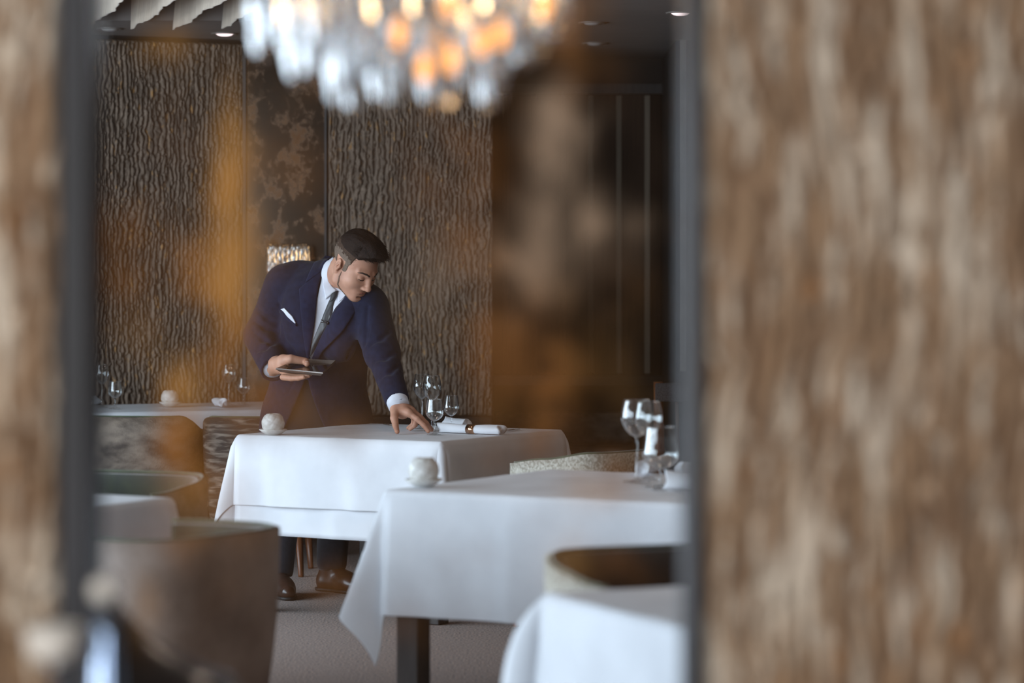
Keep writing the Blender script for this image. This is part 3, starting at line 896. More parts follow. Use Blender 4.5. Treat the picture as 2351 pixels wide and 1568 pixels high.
# ------------------------------------------------------------------ tub chairs
def tub_chair(label, hide, loc, face, w=0.58, dep=0.56, h=0.77, seat_mat='green', arm=0.66, leg='brown_wood'):
    t = thing('tub_chair', label, 'chair', (loc[0], loc[1], 0), math.atan2(face[1], face[0]) - math.pi / 2, 'cowhide tub chairs')
    path = []
    n = 44
    for i in range(n + 1):
        a = math.radians(-128 + 256 * i / n)         # 0 = middle of the back
        sx, cx = math.sin(a), math.cos(a)
        x = (w / 2) * math.copysign(abs(sx) ** 0.62, sx)
        y = -(dep / 2) * math.copysign(abs(cx) ** 0.62, cx)
        path.append((x, y, a))

    def wall(off0, off1, zb, zt_off, mat_, name):
        vs, fs = [], []
        rows = 7
        for (x, y, a) in path:
            t_ = abs(a) / math.radians(128)
            zt = h - (h - arm) * sstep(0.35, 1.0, np.array(t_)).item() + zt_off
            r = math.hypot(x, y)
            nx, ny = x / r, y / r
            for off in (off0, off1):
                for k in range(rows):
                    q = k / (rows - 1)
                    z = zb + (zt - zb) * q
                    ta = 1 - 0.12 * (1 - q)
                    bulge = 0.012 * math.sin(q * math.pi)
                    vs.append(((x - nx * off) * ta + nx * (bulge if off == off0 else 0), (y - ny * off) * ta + ny * (bulge if off == off0 else 0), z))
        st = rows * 2
        for i in range(len(path) - 1):
            A, B = i * st, (i + 1) * st
            for k in range(rows - 1):
                fs.append((A + k, B + k, B + k + 1, A + k + 1))
                fs.append((A + rows + k + 1, B + rows + k + 1, B + rows + k, A + rows + k))
            fs.append((A + rows - 1, B + rows - 1, B + st - 1, A + st - 1))
            fs.append((A + rows, B + rows, B, A))
        for A in (0, (len(path) - 1) * st):
            fs.append(tuple([A + k for k in range(rows)] + [A + st - 1 - k for k in range(rows)]))
        return mesh_obj(name, vs, fs, mat_, t)
    wall(0.0, 0.022, 0.27, 0.0, M[hide], 'backrest')
    li = wall(0.023, 0.058, 0.29, -0.006, M[seat_mat], 'lining')
    li['label'] = 'green velvet lining'
    pip = []
    for (x, y, a) in path:
        t_ = abs(a) / math.radians(128)
        zt = h - (h - arm) * sstep(0.35, 1.0, np.array(t_)).item()
        r = math.hypot(x, y)
        pip.append((x - x / r * 0.022, y - y / r * 0.022, zt + 0.002))
    MB().tube(pip, 0.006, 6).build('piping', M['green_edge'], t)
    sv = []
    m = 40
    b = MB()
    for z, s_ in ((0.33, .80), (0.35, .86), (0.42, .86), (0.445, .83), (0.455, .72), (0.458, .4)):
        for i in range(m):
            a = 2 * math.pi * i / m
            sv.append(((w / 2) * s_ * math.copysign(abs(math.sin(a)) ** 0.6, math.sin(a)), (dep / 2) * s_ * math.copysign(abs(math.cos(a)) ** 0.6, math.cos(a)) + 0.02, z))
    fs = [(r * m + i, r * m + (i + 1) % m, (r + 1) * m + (i + 1) % m, (r + 1) * m + i) for r in range(5) for i in range(m)]
    fs += [tuple(range(m))[::-1], tuple(5 * m + i for i in range(m))]
    mesh_obj('seat', sv, fs, M[seat_mat], t)
    MB().box((-w * .36, -dep * .34, 0.27), (w * .36, dep * .36, 0.33)).build('seat_frame', M['dark_wood'], t, smooth=False)
    for a in (-1, 1):
        for c_ in (-1, 1):
            MB().tube([(a * w * .34, c_ * dep * .32, 0.275), (a * w * .37, c_ * dep * .36, 0.01), (a * w * .37, c_ * dep * .36, 0.0)], [0.022, 0.014, 0.014], 10).build('leg', M[leg], t)
    return t


tub_chair('dark brindle tub chair before the far table, its straight rim below the white globe', 'hide_brown', (-1.84, 14.92), (0.12, 1.0), h=0.785, w=0.60)
tub_chair('shaggy dark cowhide tub chair beside the waiter, before the far table', 'hide_dark', (-1.24, 14.88), (0.05, 1.0), h=0.785, w=0.58)
tub_chair('big taupe cowhide tub chair, its back turned to us near the frame', 'hide_grey', (-0.995, 8.58), (-0.867, 0.498), w=0.68, dep=0.52, h=0.775, arm=0.775)
tub_chair('tub chair with open green velvet inside, beyond the shaded cloth', 'hide_brown', (-1.46, 10.66), (-0.35, -0.94), w=0.72, h=0.78, arm=0.735)
tub_chair('pale speckled cowhide tub chair between the two middle tables', 'hide_pale', (0.30, 12.62), (-0.75, 0.66), w=0.54, h=0.755, arm=0.70)
tub_chair('pale tub chair with dark lining, behind the bright blurred cloth', 'hide_pale', (0.44, 7.68), (0.30, -0.95), w=0.68, dep=0.58, h=0.79, arm=0.74, seat_mat='brown_velvet')

# ------------------------------------------------------------------ wooden chair by the frame
wc = thing('wooden_chair', 'dark wooden chair with a charcoal felt band over its backrest, below the pale strip', 'chair', (1.005, 15.55, 0), math.radians(-14))


def curved_post(x):
    pts = [(x, 0.16 * (0 if z < .45 else 0) - 0.02 + 0.16 * ((z - .45) ** 2) * (-1 if z > .45 else -0.5), z) for z in np.linspace(0, 0.93, 12)]
    return pts


for sx_ in (-1, 1):
    b = MB()
    pts = [(sx_ * 0.20 - 0.03 * sx_ * (1 - z / .93) * 0 , -0.20 - 0.10 * max(0, (z - .42)) ** 1.2 + (-0.06 * (0.42 - z) if z < .42 else 0), z) for z in np.linspace(0, 0.93, 14)]
    b.tube(pts, [0.021 + 0.008 * (1 - abs(p_[2] - .45)) for p_ in pts], 8)
    b.build('back_post', M['brown_wood'], wc)
    MB().tube([(sx_ * 0.20, 0.20, 0.0), (sx_ * 0.20, 0.20, 0.44)], [0.014, 0.02], 8).build('leg', M['brown_wood'], wc)
MB().box((-0.21, -0.28, 0.83), (0.21, -0.235, 0.925)).build('felt_band', M['charcoal'], wc, smooth=False, bevel=0.008)
MB().box((-0.22, -0.21, 0.43), (0.22, 0.22, 0.47)).build('seat', M['charcoal'], wc, smooth=False, bevel=0.01)
for k in range(3):
    x = -0.1 + 0.1 * k
    MB().tube([(x, -0.20, 0.47), (x, -0.225, 0.65), (x, -0.25, 0.85)], 0.010, 8).build('back_spindle', M['rail_wood'], wc)

# ------------------------------------------------------------------ tableware


def glass(label, H, bowl, loc, stem=None, group=None, name='wine_glass', short=False, hb=None):
    t = thing(name, label, 'wine glass', loc, 0, group)
    hb = hb or (0.46 if not short else 0.62)
    z0 = H * (1 - hb)
    R = bowl / 2
    outp = [(0.006, z0), (0.45 * R, z0 + 0.035 * H), (0.80 * R, z0 + 0.11 * H), (0.98 * R, z0 + 0.20 * H), (R, z0 + 0.26 * H),
            (0.95 * R, z0 + 0.34 * H), (0.86 * R, z0 + (0.40 if not short else 0.50) * H), (0.80 * R, H)]
    outp = [(r, min(z, H)) for r, z in outp]
    # smooth by resampling
    pr = np.array(outp)
    s = np.concatenate([[0], np.cumsum(np.hypot(*np.diff(pr, axis=0).T))])
    q = np.linspace(0, s[-1], 26)
    rr, zz = np.interp(q, s, pr[:, 0]), np.interp(q, s, pr[:, 1])
    for _ in range(3):
        rr[1:-1] = (rr[:-2] + 2 * rr[1:-1] + rr[2:]) / 4
    prof = [(a, b) for a, b in zip(rr, zz)]
    inner = [(max(a - 0.0012, 0.0005), b + 0.0015) for a, b in reversed(prof)]
    inner[0] = (prof[-1][0] - 0.0012, prof[-1][1])
    clean_lathe('bowl', prof + inner + [(0.0005, z0 + 0.003)], M['glass'], t, 36)
    f = R * 0.86
    st = [(0.0005, 0.0), (f, 0.0), (f, 0.0015), (f * 0.5, 0.004), (0.008, 0.009), (0.0045, 0.02), (0.0038, z0 * 0.5), (0.0042, z0 - 0.012), (0.006, z0 + 0.001), (0.0005, z0 + 0.002)]
    clean_lathe('stem', st, M['glass'], t, 28)
    return t


def on_table(px, py, lift=0.006):
    """the point of a tabletop seen at a pixel"""
    d = (HC - TH - lift) * F / (py - YH)
    p = P(px, py, d)
    p.z = TH + lift
    return p


g1 = 'wine glasses on the table the waiter sets'
glass('tall wine glass nearest the waiter hand, behind its twin', 0.25, 0.082, on_table(969, 984), group=g1)
glass('tall wine glass in the cluster by the waiter hand, in front of its twin', 0.25, 0.084, on_table(992, 989), group=g1)
glass('short-stemmed wine glass touched by the waiter fingertips', 0.158, 0.082, on_table(998, 998), short=True, group=g1)
glass('short-stemmed wine glass behind the ringed napkin', 0.152, 0.074, on_table(1036, 984), short=True, group=g1)
g2 = 'wine glasses on the table with the pointed cloth'
glass('tall wine glass on the pointed cloth table, farthest from the frame', 0.285, 0.108, on_table(1462, 1106), group=g2)
glass('tall wine glass on the pointed cloth table, half behind its twin', 0.272, 0.100, on_table(1489, 1099), group=g2)
glass('short wide wine glass on the pointed cloth table, before the rolled napkin', 0.205, 0.126, on_table(1517, 1117), short=True, group=g2, hb=0.72)
g5 = 'wine glasses on the far table'
glass('tall wine glass at the far table end, by the dark window frame', 0.225, 0.082, on_table(233, 935), group=g5)
glass('short wine glass at the far table end, by the dark window frame', 0.142, 0.078, on_table(264, 938), short=True, group=g5)
glass('tall wine glass on the far table, behind the small rolled towel', 0.215, 0.078, on_table(525, 929), group=g5)
glass('short wine glass on the far table, next to the waiter elbow', 0.142, 0.074, on_table(559, 928), short=True, group=g5)


def ball_vase(label, loc, dia, seed):
    t = thing('candle_globe', label, 'candle holder', loc, 0, 'white porcelain globes')
    R = dia / 2
    b = MB()
    n, m = 72, 40
    vs, fs = [], []
    top = math.radians(33)
    for j in range(m):
        a = math.pi * 0.88 - (math.pi * 0.88 - top) * j / (m - 1)
        for i in range(n):
            p_ = 2 * math.pi * i / n
            # relief of overlapping leaves
            leaf = abs(math.sin(p_ * 3.5 + a * 3.0 + seed)) * abs(math.cos(a * 3.2 - p_ * 1.5 + seed)) + 0.4 * abs(math.sin(p_ * 11 + a * 7)) * abs(math.sin(a * 9 - p_ * 4))
            r = R * (1 + 0.050 * leaf)
            vs.append((r * math.sin(a) * math.cos(p_), r * math.sin(a) * math.sin(p_), R * 1.02 + r * math.cos(a)))
    # lip and inside
    zl = R * 1.02 + R * math.cos(top)
    for rr, zz in ((R * 0.40, zl + 0.002), (R * 0.36, zl - 0.002), (R * 0.8, R * 1.1), (R * 0.6, R * 0.5), (0.001, R * 0.35)):
        for i in range(n):
            p_ = 2 * math.pi * i / n
            vs.append((rr * math.cos(p_), rr * math.sin(p_), zz))
    tot = m + 5
    for j in range(tot - 1):
        for i in range(n):
            fs.append((j * n + i, j * n + (i + 1) % n, (j + 1) * n + (i + 1) % n, (j + 1) * n + i))
    fs.append(tuple(range(n))[::-1])
    mesh_obj('globe', vs, fs, M['porcelain'], t)
    clean_lathe('saucer', [(0.0005, 0.0), (R * 0.62, 0.0), (R * 1.0, 0.012), (R * 1.26, 0.022), (R * 1.24, 0.025), (R * 0.98, 0.016), (R * 0.6, 0.005), (0.0005, 0.005)], M['porcelain'], t, 40)
    return t


ball_vase('white embossed porcelain globe on a saucer, at the corner of the waiter table', on_table(627, 998), 0.098, 1)
ball_vase('white speckled porcelain globe on the near table with the pointed cloth', on_table(973, 1116), 0.102, 2)
ball_vase('white porcelain globe alone in the middle of the far table', on_table(390, 933), 0.090, 3)


def napkin(label, a, b, rad, ring=None, loose=True, seed=0, ringmat='copper', group='rolled napkins'):
    """a linen napkin rolled between the points a and b, with an optional ring at the fraction `ring`"""
    a, b = Vector(a), Vector(b)
    mid = (a + b) / 2
    t = thing('napkin', label, 'napkin', (mid.x, mid.y, a.z), 0, group)
    dirv = (b - a).normalized()
    side = Vector((-dirv.y, dirv.x, 0))
    L = (b - a).length
    n, m = 26, 30
    vs, fs = [], []
    for i in range(n):
        q = i / (n - 1)
        r = rad * (1 + (0.55 * abs(q - (ring if ring is not None else .5)) if loose else 0) + 0.06 * math.sin(q * 9 + seed))
        for j in range(m):
            p_ = 2 * math.pi * j / m
            rr = r * (1 + 0.10 * math.sin(3 * p_ + q * 4 + seed) * (abs(q - (ring or .5)) * 2) + (0.06 if j == 4 else 0))
            off = dirv * ((q - 0.5) * L + 0.012 * math.sin(p_ * 2 + seed) * (abs(q - .5) * 2) ** 3)
            v = off + side * (rr * math.cos(p_) * (1.15 if loose else 1.0)) + Vector((0, 0, max(rad * 0.95 + rr * math.sin(p_), 0.001)))
            vs.append(v)
    for i in range(n - 1):
        for j in range(m):
            fs.append((i * m + j, i * m + (j + 1) % m, (i + 1) * m + (j + 1) % m, (i + 1) * m + j))
    # rolled ends: spiral inset
    for base, sgn in ((0, -1), ((n - 1) * m, 1)):
        prev = [base + j for j in range(m)]
        cen = sum((Vector(vs[i]) for i in prev), Vector()) / m
        for s_, dz in ((0.80, -0.006), (0.62, 0.0), (0.45, -0.008), (0.2, -0.002)):
            cur = []
            for i in prev if s_ == 0.80 else prev0:
                v = cen + (Vector(vs[i]) - cen) * s_ + dirv * sgn * dz
                cur.append(len(vs))
                vs.append(v)
            if s_ == 0.80:
                prev0 = list(prev)
            src = prev if s_ == 0.80 else last
            for j in range(m):
                fs.append((src[j], src[(j + 1) % m], cur[(j + 1) % m], cur[j]))
            last = cur
        fs.append(tuple(last))
    mesh_obj('roll', vs, fs, M['cloth'], t)
    if ring is not None:
        pts = [dirv * ((ring - 0.5) * L + k_) + Vector((0, 0, rad * 0.95)) for k_ in (-0.022, -0.022, 0.022, 0.022)]
        b_ = MB()
        rs = [rad * 1.02, rad * 1.18, rad * 1.18, rad * 1.02]
        rg = []
        for c_, r in zip(pts, rs):
            for j in range(m):
                p_ = 2 * math.pi * j / m
                rg.append(c_ + side * (r * math.cos(p_) * 1.08) + Vector((0, 0, r * math.sin(p_))))
        ff_ = [(i * m + j, i * m + (j + 1) % m, ((i + 1) % 4) * m + (j + 1) % m, ((i + 1) % 4) * m + j) for i in range(4) for j in range(m)]
        mesh_obj('napkin_ring', rg, ff_, M[ringmat], t)['label'] = 'copper coloured napkin ring'
    return t


def ot(px, py):
    return on_table(px, py, 0.008)


napkin('white napkin rolled through a copper ring, on the table the waiter sets', ot(1012, 992), ot(1152, 998), 0.019, 0.52, True, 1)
napkin('white rolled napkin behind the ringed one, its end by the short glass', ot(1024, 979), ot(1072, 982), 0.020, None, True, 3)
napkin('blurred white rolled napkin beside the short wide glass on the pointed cloth', ot(1534, 1121), ot(1650, 1126), 0.024, 0.8, True, 2)
napkin('white napkin roll seen end-on behind the short wide glass', ot(1474, 1090), ot(1528, 1074), 0.026, None, False, 4)
napkin('white rolled napkin behind the wine glasses, nearest the frame', ot(1560, 1088), ot(1640, 1086), 0.020, None, True, 5)
napkin('small white rolled towel on the far table, below the tall glass', ot(496, 931), ot(513, 934), 0.022, None, False, 6)
napkin('white rolled napkin at the far table end, cut by the frame', ot(200, 930), ot(222, 929), 0.024, None, False, 7)


def cutlery(label, a, b, name='table_knife'):
    a, b = Vector(a), Vector(b)
    t = thing(name, label, 'cutlery', tuple((a + b) / 2), math.atan2((b - a).y, (b - a).x), 'steel cutlery')
    L = (b - a).length
    m = MB()
    m.box((-L / 2, -0.006, 0.001), (0.0, 0.006, 0.006))
    m.build('handle', M['steel'], t, smooth=False, bevel=0.002)
    MB().add([(0, -.005, .001), (L / 2 - .02, -.008, .001), (L / 2, .006, .001), (0, .005, .001), (0, -.005, .005), (L / 2 - .02, -.008, .003), (L / 2, .006, .003), (0, .005, .005)],
             [(0, 3, 2, 1), (4, 5, 6, 7), (0, 1, 5, 4), (1, 2, 6, 5), (2, 3, 7, 6), (3, 0, 4, 7)]).build('blade', M['steel'], t, smooth=False)
    return t


cutlery('steel knife lying behind the waiter hand on the white cloth', ot(882, 975), ot(900, 979))
cutlery('steel knife lying between the waiter hand and the wine glasses', ot(950, 979), ot(975, 975))
cutlery('steel knife at the far edge of the waiter table past the ringed napkin', ot(1165, 990), ot(1195, 986))
cutlery('blurred steel knife on the pointed cloth below the short wide glass', ot(1500, 1127), ot(1560, 1131))

# ------------------------------------------------------------------ crystal lamp on the old mirror
lm = thing('wall_lamp', 'ribbed crystal glass wall lamp glowing amber, on the old mirror behind the waiter', 'lamp', (0, 0, 0))
lc = P(662, 602, 16.70)
ps = []
ps.append(MB().box((lc.x - .05, 16.82, lc.z - .14), (lc.x + .05, 16.853, lc.z + .02)).build('back_plate', M['dark_wood'], None, smooth=False))
ps.append(MB().tube([(lc.x, 16.83, lc.z - .10), (lc.x, lc.y, lc.z - .10)], 0.012, 10).build('bracket', M['dark_wood'], None))
ps.append(clean_lathe('drip_tray', [(0.0005, -0.105), (0.10, -0.105), (0.105, -0.10), (0.105, -0.095), (0.0005, -0.095)], M['dark_wood'], None, 36, None, lc))
rnd = random.Random(4)
for k in range(26):
    a = 2 * math.pi * k / 26
    hh = 0.085 + 0.018 * rnd.random()
    r0 = 0.108
    zs_ = np.linspace(-0.094, hh, 11)
    b = MB()
    b.lathe([(0.0003, zs_[0])] + [(0.0105 + 0.0035 * math.sin(q * 60 + k * 2.1) + 0.002 * math.sin(q * 140 + k), q) for q in zs_] + [(0.0003, zs_[-1] + 0.004)], 10, (lc.x + r0 * math.cos(a), lc.y + r0 * math.sin(a), lc.z))
    ps.append(b.build('crystal_rod', M['crystal'], None))
for (dx, dz) in ((-0.01, -0.045), (-0.045, -0.06), (0.03, -0.05)):
    ps.append(clean_lathe('bulb', [(0.0005, -0.028), (0.012, -0.02), (0.016, 0.0), (0.011, 0.018), (0.0005, 0.028)], M['bulb'], None, 14, None, (lc.x + dx, lc.y + .01, lc.z + dz)))
lm.location = (lc.x, 16.82, lc.z)
adopt(lm, *ps)
lt = bpy.data.lights.new('lamp_glow', 'POINT'); lt.energy = 0.5; lt.color = (1, .6, .25); lt.shadow_soft_size = 0.03
lo = bpy.data.objects.new('lamp_glow', lt); COL.objects.link(lo); lo.location = (lc.x, lc.y, lc.z + .03)

# ------------------------------------------------------------------ crystal chandelier close behind the pane
CH = Vector((-0.155, 4.62, 0))
ch = thing('chandelier', 'blurred crystal chandelier with amber bulbs hanging high in front of everything', 'chandelier', (CH.x, CH.y, 2.8))
ps = [MB().tube([(CH.x, CH.y, 2.8), (CH.x, CH.y, 2.10)], 0.008, 10).build('rod', M['steel'], None),
      clean_lathe('canopy', [(0.0005, 2.80), (0.06, 2.80), (0.055, 2.775), (0.0005, 2.765)], M['steel'], None, 28, None, (CH.x, CH.y, 0))]
for r, z in ((0.235, 2.06), (0.16, 2.10)):
    n = 48
    pts = [(CH.x + r * math.cos(2 * math.pi * i / n), CH.y + r * math.sin(2 * math.pi * i / n), z) for i in range(n + 1)]
    ps.append(MB().tube(pts, 0.007, 8, cap=False).build('ring', M['steel'], None))
for k in range(4):
    a = math.pi / 4 + k * math.pi / 2
    ps.append(MB().tube([(CH.x, CH.y, 2.13), (CH.x + .16 * math.cos(a), CH.y + .16 * math.sin(a), 2.10), (CH.x + .235 * math.cos(a), CH.y + .235 * math.sin(a), 2.06)], 0.005, 8).build('arm', M['steel'], None))


def crystal(x, y, z0, L, r, k):
    b = MB()
    n = 6
    pr = [(0.0004, z0), (r * .55, z0 - .10 * L), (r * .5, z0 - .3 * L), (r * 0.9, z0 - .62 * L), (r, z0 - .80 * L), (r * .7, z0 - .93 * L), (0.0004, z0 - L)]
    b.lathe(pr, n, (x, y, 0))
    o = b.build('crystal_drop', M['crystal'], None, smooth=False)
    return o


rnd = random.Random(11)
for ring_r, cnt, z, L in ((0.235, 26, 2.055, 0.17), (0.19, 18, 2.05, 0.22), (0.13, 14, 2.07, 0.26), (0.06, 7, 2.05, 0.24)):
    for k in range(cnt):
        a = 2 * math.pi * (k + rnd.random() * .3) / cnt
        ps.append(crystal(CH.x + ring_r * math.cos(a), CH.y + ring_r * math.sin(a), z, L * (0.8 + .35 * rnd.random()), 0.017 + 0.006 * rnd.random(), k))
        ps.append(MB().tube([(CH.x + ring_r * math.cos(a), CH.y + ring_r * math.sin(a), z - .004), (CH.x + ring_r * .96 * math.cos(a), CH.y + ring_r * .96 * math.sin(a), 2.11 if ring_r < .2 else 2.065)], 0.0015, 5).build('hook', M['steel'], None) if ring_r > .2 else None)
ps = [p_ for p_ in ps if p_ is not None]
for (px, py, dd) in ((915, 75, -.25), (1035, 135, -.27), (975, 155, -.25), (1150, 78, -.26), (1250, 8, -.25), (1030, 10, -.22), (1000, 95, -.1), (1105, 95, -.2)):
    q = P(px, py, CH.y + dd)
    ps.append(clean_lathe('bulb', [(0.0005, -0.022), (0.007, -0.016), (0.010, 0.0), (0.007, 0.012), (0.0005, 0.024)], M['bulb'], None, 12, None, q))
    ps.append(MB().tube([(q.x, q.y, q.z + .02), (q.x * .6 + CH.x * .4, q.y * .6 + CH.y * .4, 2.09)], 0.0015, 5).build('bulb_wire', M['steel'], None))
adopt(ch, *ps)
gl = bpy.data.lights.new('chandelier_glow', 'POINT'); gl.energy = 2.2; gl.color = (1, .62, .3); gl.shadow_soft_size = 0.03
go = bpy.data.objects.new('chandelier_glow', gl); COL.objects.link(go); go.location = (CH.x + .06, CH.y - .03, 1.97)

# ------------------------------------------------------------------ things close to the pane at the bottom corner
cs = thing('console_table', 'dark console table below the glazed opening', 'table', (-0.45, 3.72, 0))
MB().box((-0.45, -0.13, 0.84), (0.35, 0.15, 0.875)).build('tabletop', M['dark_wood'], cs, smooth=False, bevel=0.004)
for a in (-0.42, 0.32):
    for b_ in (-0.10, 0.12):
        MB().box((a - .02, b_ - .02, 0), (a + .02, b_ + .02, 0.84)).build('leg', M['dark_wood'], cs, smooth=False)
ml_p = P(238, 1500, 3.75)
ml = thing('pepper_mill', 'blurred polished metal mill with a round ball knob, beside the frame', 'pepper mill', (ml_p.x, ml_p.y, 0.875))
kz = P(240, 1355, 3.75).z - 0.875
clean_lathe('body', [(0.0005, 0), (0.030, 0), (0.031, 0.01), (0.026, 0.06), (0.022, 0.11), (0.020, kz - .055), (0.011, kz - .02), (0.0005, kz - .018)], M['blue_steel'], ml, 36)
clean_lathe('knob', [(0.0005, kz - .019)] + [(0.0165 * math.sin(a), kz - 0.0165 * math.cos(a)) for a in np.linspace(0.3, math.pi - .02, 16)] + [(0.0005, kz + .0166)], M['porcelain'], ml, 30)['label'] = 'ball knob with its highlight painted white'  # white knob colour stands in for the highlight on a polished ball
cup_p = P(122, 1480, 3.70)
cu = thing('footed_cup', 'small blurred pale footed cup standing before the narrow bark panel', 'cup', (cup_p.x, cup_p.y, 0.875))
cz = cup_p.z - 0.875
clean_lathe('bowl', [(0.0005, cz - .022), (0.022, cz - .020), (0.034, cz - .004), (0.036, cz + .022), (0.034, cz + .022), (0.032, cz - .002), (0.020, cz - .016), (0.0005, cz - .018)], M['porcelain'], cu, 32)
clean_lathe('foot', [(0.0005, 0), (0.024, 0), (0.022, 0.006), (0.006, 0.02), (0.005, cz - .03), (0.008, cz - .021), (0.0005, cz - .0205)], M['steel'], cu, 28)
cl_p = P(200, 1500, 4.62)
cl = thing('bell_dome', 'glossy black bell-shaped dome behind the glass, beside the big taupe chair', 'dome', (cl_p.x, cl_p.y, 0.80))
prof = []
for px, py in ((262, 1340), (268, 1372), (286, 1400), (320, 1440), (372, 1487), (450, 1530), (536, 1566), (575, 1640)):
    q = P(px, py, 4.62)
    prof.append((q.x - cl_p.x, q.z - 0.80))
prof = [(0.0005, prof[0][1] + .004)] + prof + [(prof[-1][0], 0.0), (0.0005, 0.0)]
clean_lathe('dome', prof, M['black_gloss'], cl, 48)
st_ = thing('side_table', 'small dark side table behind the pane under the black dome', 'table', (cl_p.x, cl_p.y, 0))
clean_lathe('tabletop', [(0.0005, 0.765), (0.31, 0.765), (0.31, 0.798), (0.0005, 0.798)], M['dark_wood'], st_, 40)
clean_lathe('pedestal', [(0.0005, 0.0), (0.2, 0.0), (0.2, 0.02), (0.04, 0.05), (0.04, 0.764), (0.0005, 0.764)], M['dark_wood'], st_, 28)

# ------------------------------------------------------------------ signed distance modelling
def V3(p):
    return np.array(p, np.float64)


def sd_sphere(c, r):
    c = V3(c)
    return lambda p: np.linalg.norm(p - c, axis=-1) - r


def sd_cone(a, b, ra, rb, front=None, ratio=1.0):
    """capsule with a changing radius; flattened along `front` by `ratio`"""
    a, b = V3(a), V3(b)
    fr = None if front is None else V3(front) / np.linalg.norm(front)

    def f(p):
        q = p - a
        ab = b - a
        if fr is not None:
            q = q + fr * ((q @ fr) * (1 / ratio - 1))[..., None]
            ab = ab + fr * ((ab @ fr) * (1 / ratio - 1))
        h = np.clip((q @ ab) / max(ab @ ab, 1e-9), 0, 1)
        d = np.linalg.norm(q - ab * h[..., None], axis=-1) - (ra + (rb - ra) * h)
        return d * (1.0 if fr is None else 0.5 + 0.5 * ratio)
    return f


def sd_ell(c, radii, R=None):
    c, radii = V3(c), V3(radii)

    def f(p):
        q = p - c
        if R is not None:
            q = q @ R
        k0 = np.linalg.norm(q / radii, axis=-1)
        k1 = np.linalg.norm(q / radii ** 2, axis=-1)
        return k0 * (k0 - 1) / np.maximum(k1, 1e-6)
    return f


def combine(prims):
    """prims: (op, fn, k) with op u: union, s: subtract, i: intersect"""
    def f(p):
        d = None
        for op, fn, k in prims:
            e = fn(p)
            if d is None:
                d = e
            elif op == 'u':
                if k > 0:
                    h = np.maximum(k - np.abs(d - e), 0) / k
                    d = np.minimum(d, e) - h * h * k * 0.25
                else:
                    d = np.minimum(d, e)
            else:
                e2 = -e if op == 's' else e
                if k > 0:
                    h = np.maximum(k - np.abs(d - e2), 0) / k
                    d = np.maximum(d, e2) + h * h * k * 0.25
                else:
                    d = np.maximum(d, e2)
        return d
    return f


def sdf_mesh(f, lo, hi, s):
    """surface nets, evaluated only near the surface"""
    lo, hi = V3(lo), V3(hi)
    B = 8
    nb = np.ceil((hi - lo) / (s * B)).astype(int)
    n = nb * B + 1
    cc = [lo[i] + (np.arange(nb[i]) + 0.5) * B * s for i in range(3)]
    C = np.stack(np.meshgrid(*cc, indexing='ij'), -1)
    dc = f(C.reshape(-1, 3)).reshape(nb)
    vol = np.repeat(np.repeat(np.repeat(np.where(dc > 0, 1.0, -1.0), B, 0), B, 1), B, 2)
    vol = np.pad(vol, ((0, 1), (0, 1), (0, 1)), 'edge').astype(np.float32)
    act = np.argwhere(np.abs(dc) < B * s * 1.35)
    g = np.stack(np.meshgrid(*[np.arange(B + 1)] * 3, indexing='ij'), -1).reshape(-1, 3)
    CH_ = 600
    for k in range(0, len(act), CH_):
        a = act[k:k + CH_] * B
        idx = a[:, None, :] + g[None]
        val = f((lo + idx * s).reshape(-1, 3)).reshape(len(a), -1)
        ix = idx.reshape(-1, 3)
        vol[ix[:, 0], ix[:, 1], ix[:, 2]] = val.reshape(-1)
    ins = vol < 0
    c8 = [ins[dx:n[0] - 1 + dx, dy:n[1] - 1 + dy, dz:n[2] - 1 + dz] for dx in (0, 1) for dy in (0, 1) for dz in (0, 1)]
    cnt = sum(c.astype(np.int8) for c in c8)
    mixed = (cnt > 0) & (cnt < 8)
    cells = np.argwhere(mixed)
    vid = np.full(mixed.shape, -1, np.int64)
    vid[mixed] = np.arange(len(cells))
    offs = [np.array(o) for o in ((0, 0, 0), (0, 0, 1), (0, 1, 0), (0, 1, 1), (1, 0, 0), (1, 0, 1), (1, 1, 0), (1, 1, 1))]
    vals = np.stack([vol[cells[:, 0] + o[0], cells[:, 1] + o[1], cells[:, 2] + o[2]] for o in offs], 1)
    acc = np.zeros((len(cells), 3))
    num = np.zeros(len(cells))
    for i in range(8):
        for j in range(i + 1, 8):
            if np.abs(offs[i] - offs[j]).sum() != 1:
                continue
            va, vb = vals[:, i], vals[:, j]
            cr_ = (va < 0) != (vb < 0)
            t = np.where(cr_, va / np.where(np.abs(va - vb) < 1e-9, 1, va - vb), 0)
            acc += np.where(cr_[:, None], offs[i] + (offs[j] - offs[i]) * t[:, None], 0)
            num += cr_
    verts = lo + (cells + acc / np.maximum(num, 1)[:, None]) * s
    quads = []
    for ax in range(3):
        u, v = (ax + 1) % 3, (ax + 2) % 3
        sl0 = [slice(None)] * 3
        sl1 = [slice(None)] * 3
        sl0[ax] = slice(0, n[ax] - 1)
        sl1[ax] = slice(1, n[ax])
        ch = np.argwhere(ins[tuple(sl0)] != ins[tuple(sl1)])
        ch = ch[(ch[:, u] > 0) & (ch[:, v] > 0) & (ch[:, u] < n[u] - 1) & (ch[:, v] < n[v] - 1)]
        eu, ev = np.eye(3, dtype=int)[u], np.eye(3, dtype=int)[v]
        q = [ch - eu - ev, ch - ev, ch, ch - eu]
        Q = np.stack([vid[c[:, 0], c[:, 1], c[:, 2]] for c in q], 1)
        flip = ~ins[tuple(sl0)][ch[:, 0], ch[:, 1], ch[:, 2]]
        Q[flip] = Q[flip][:, ::-1]
        quads.append(Q[(Q >= 0).all(1)])
    return verts, np.concatenate(quads)


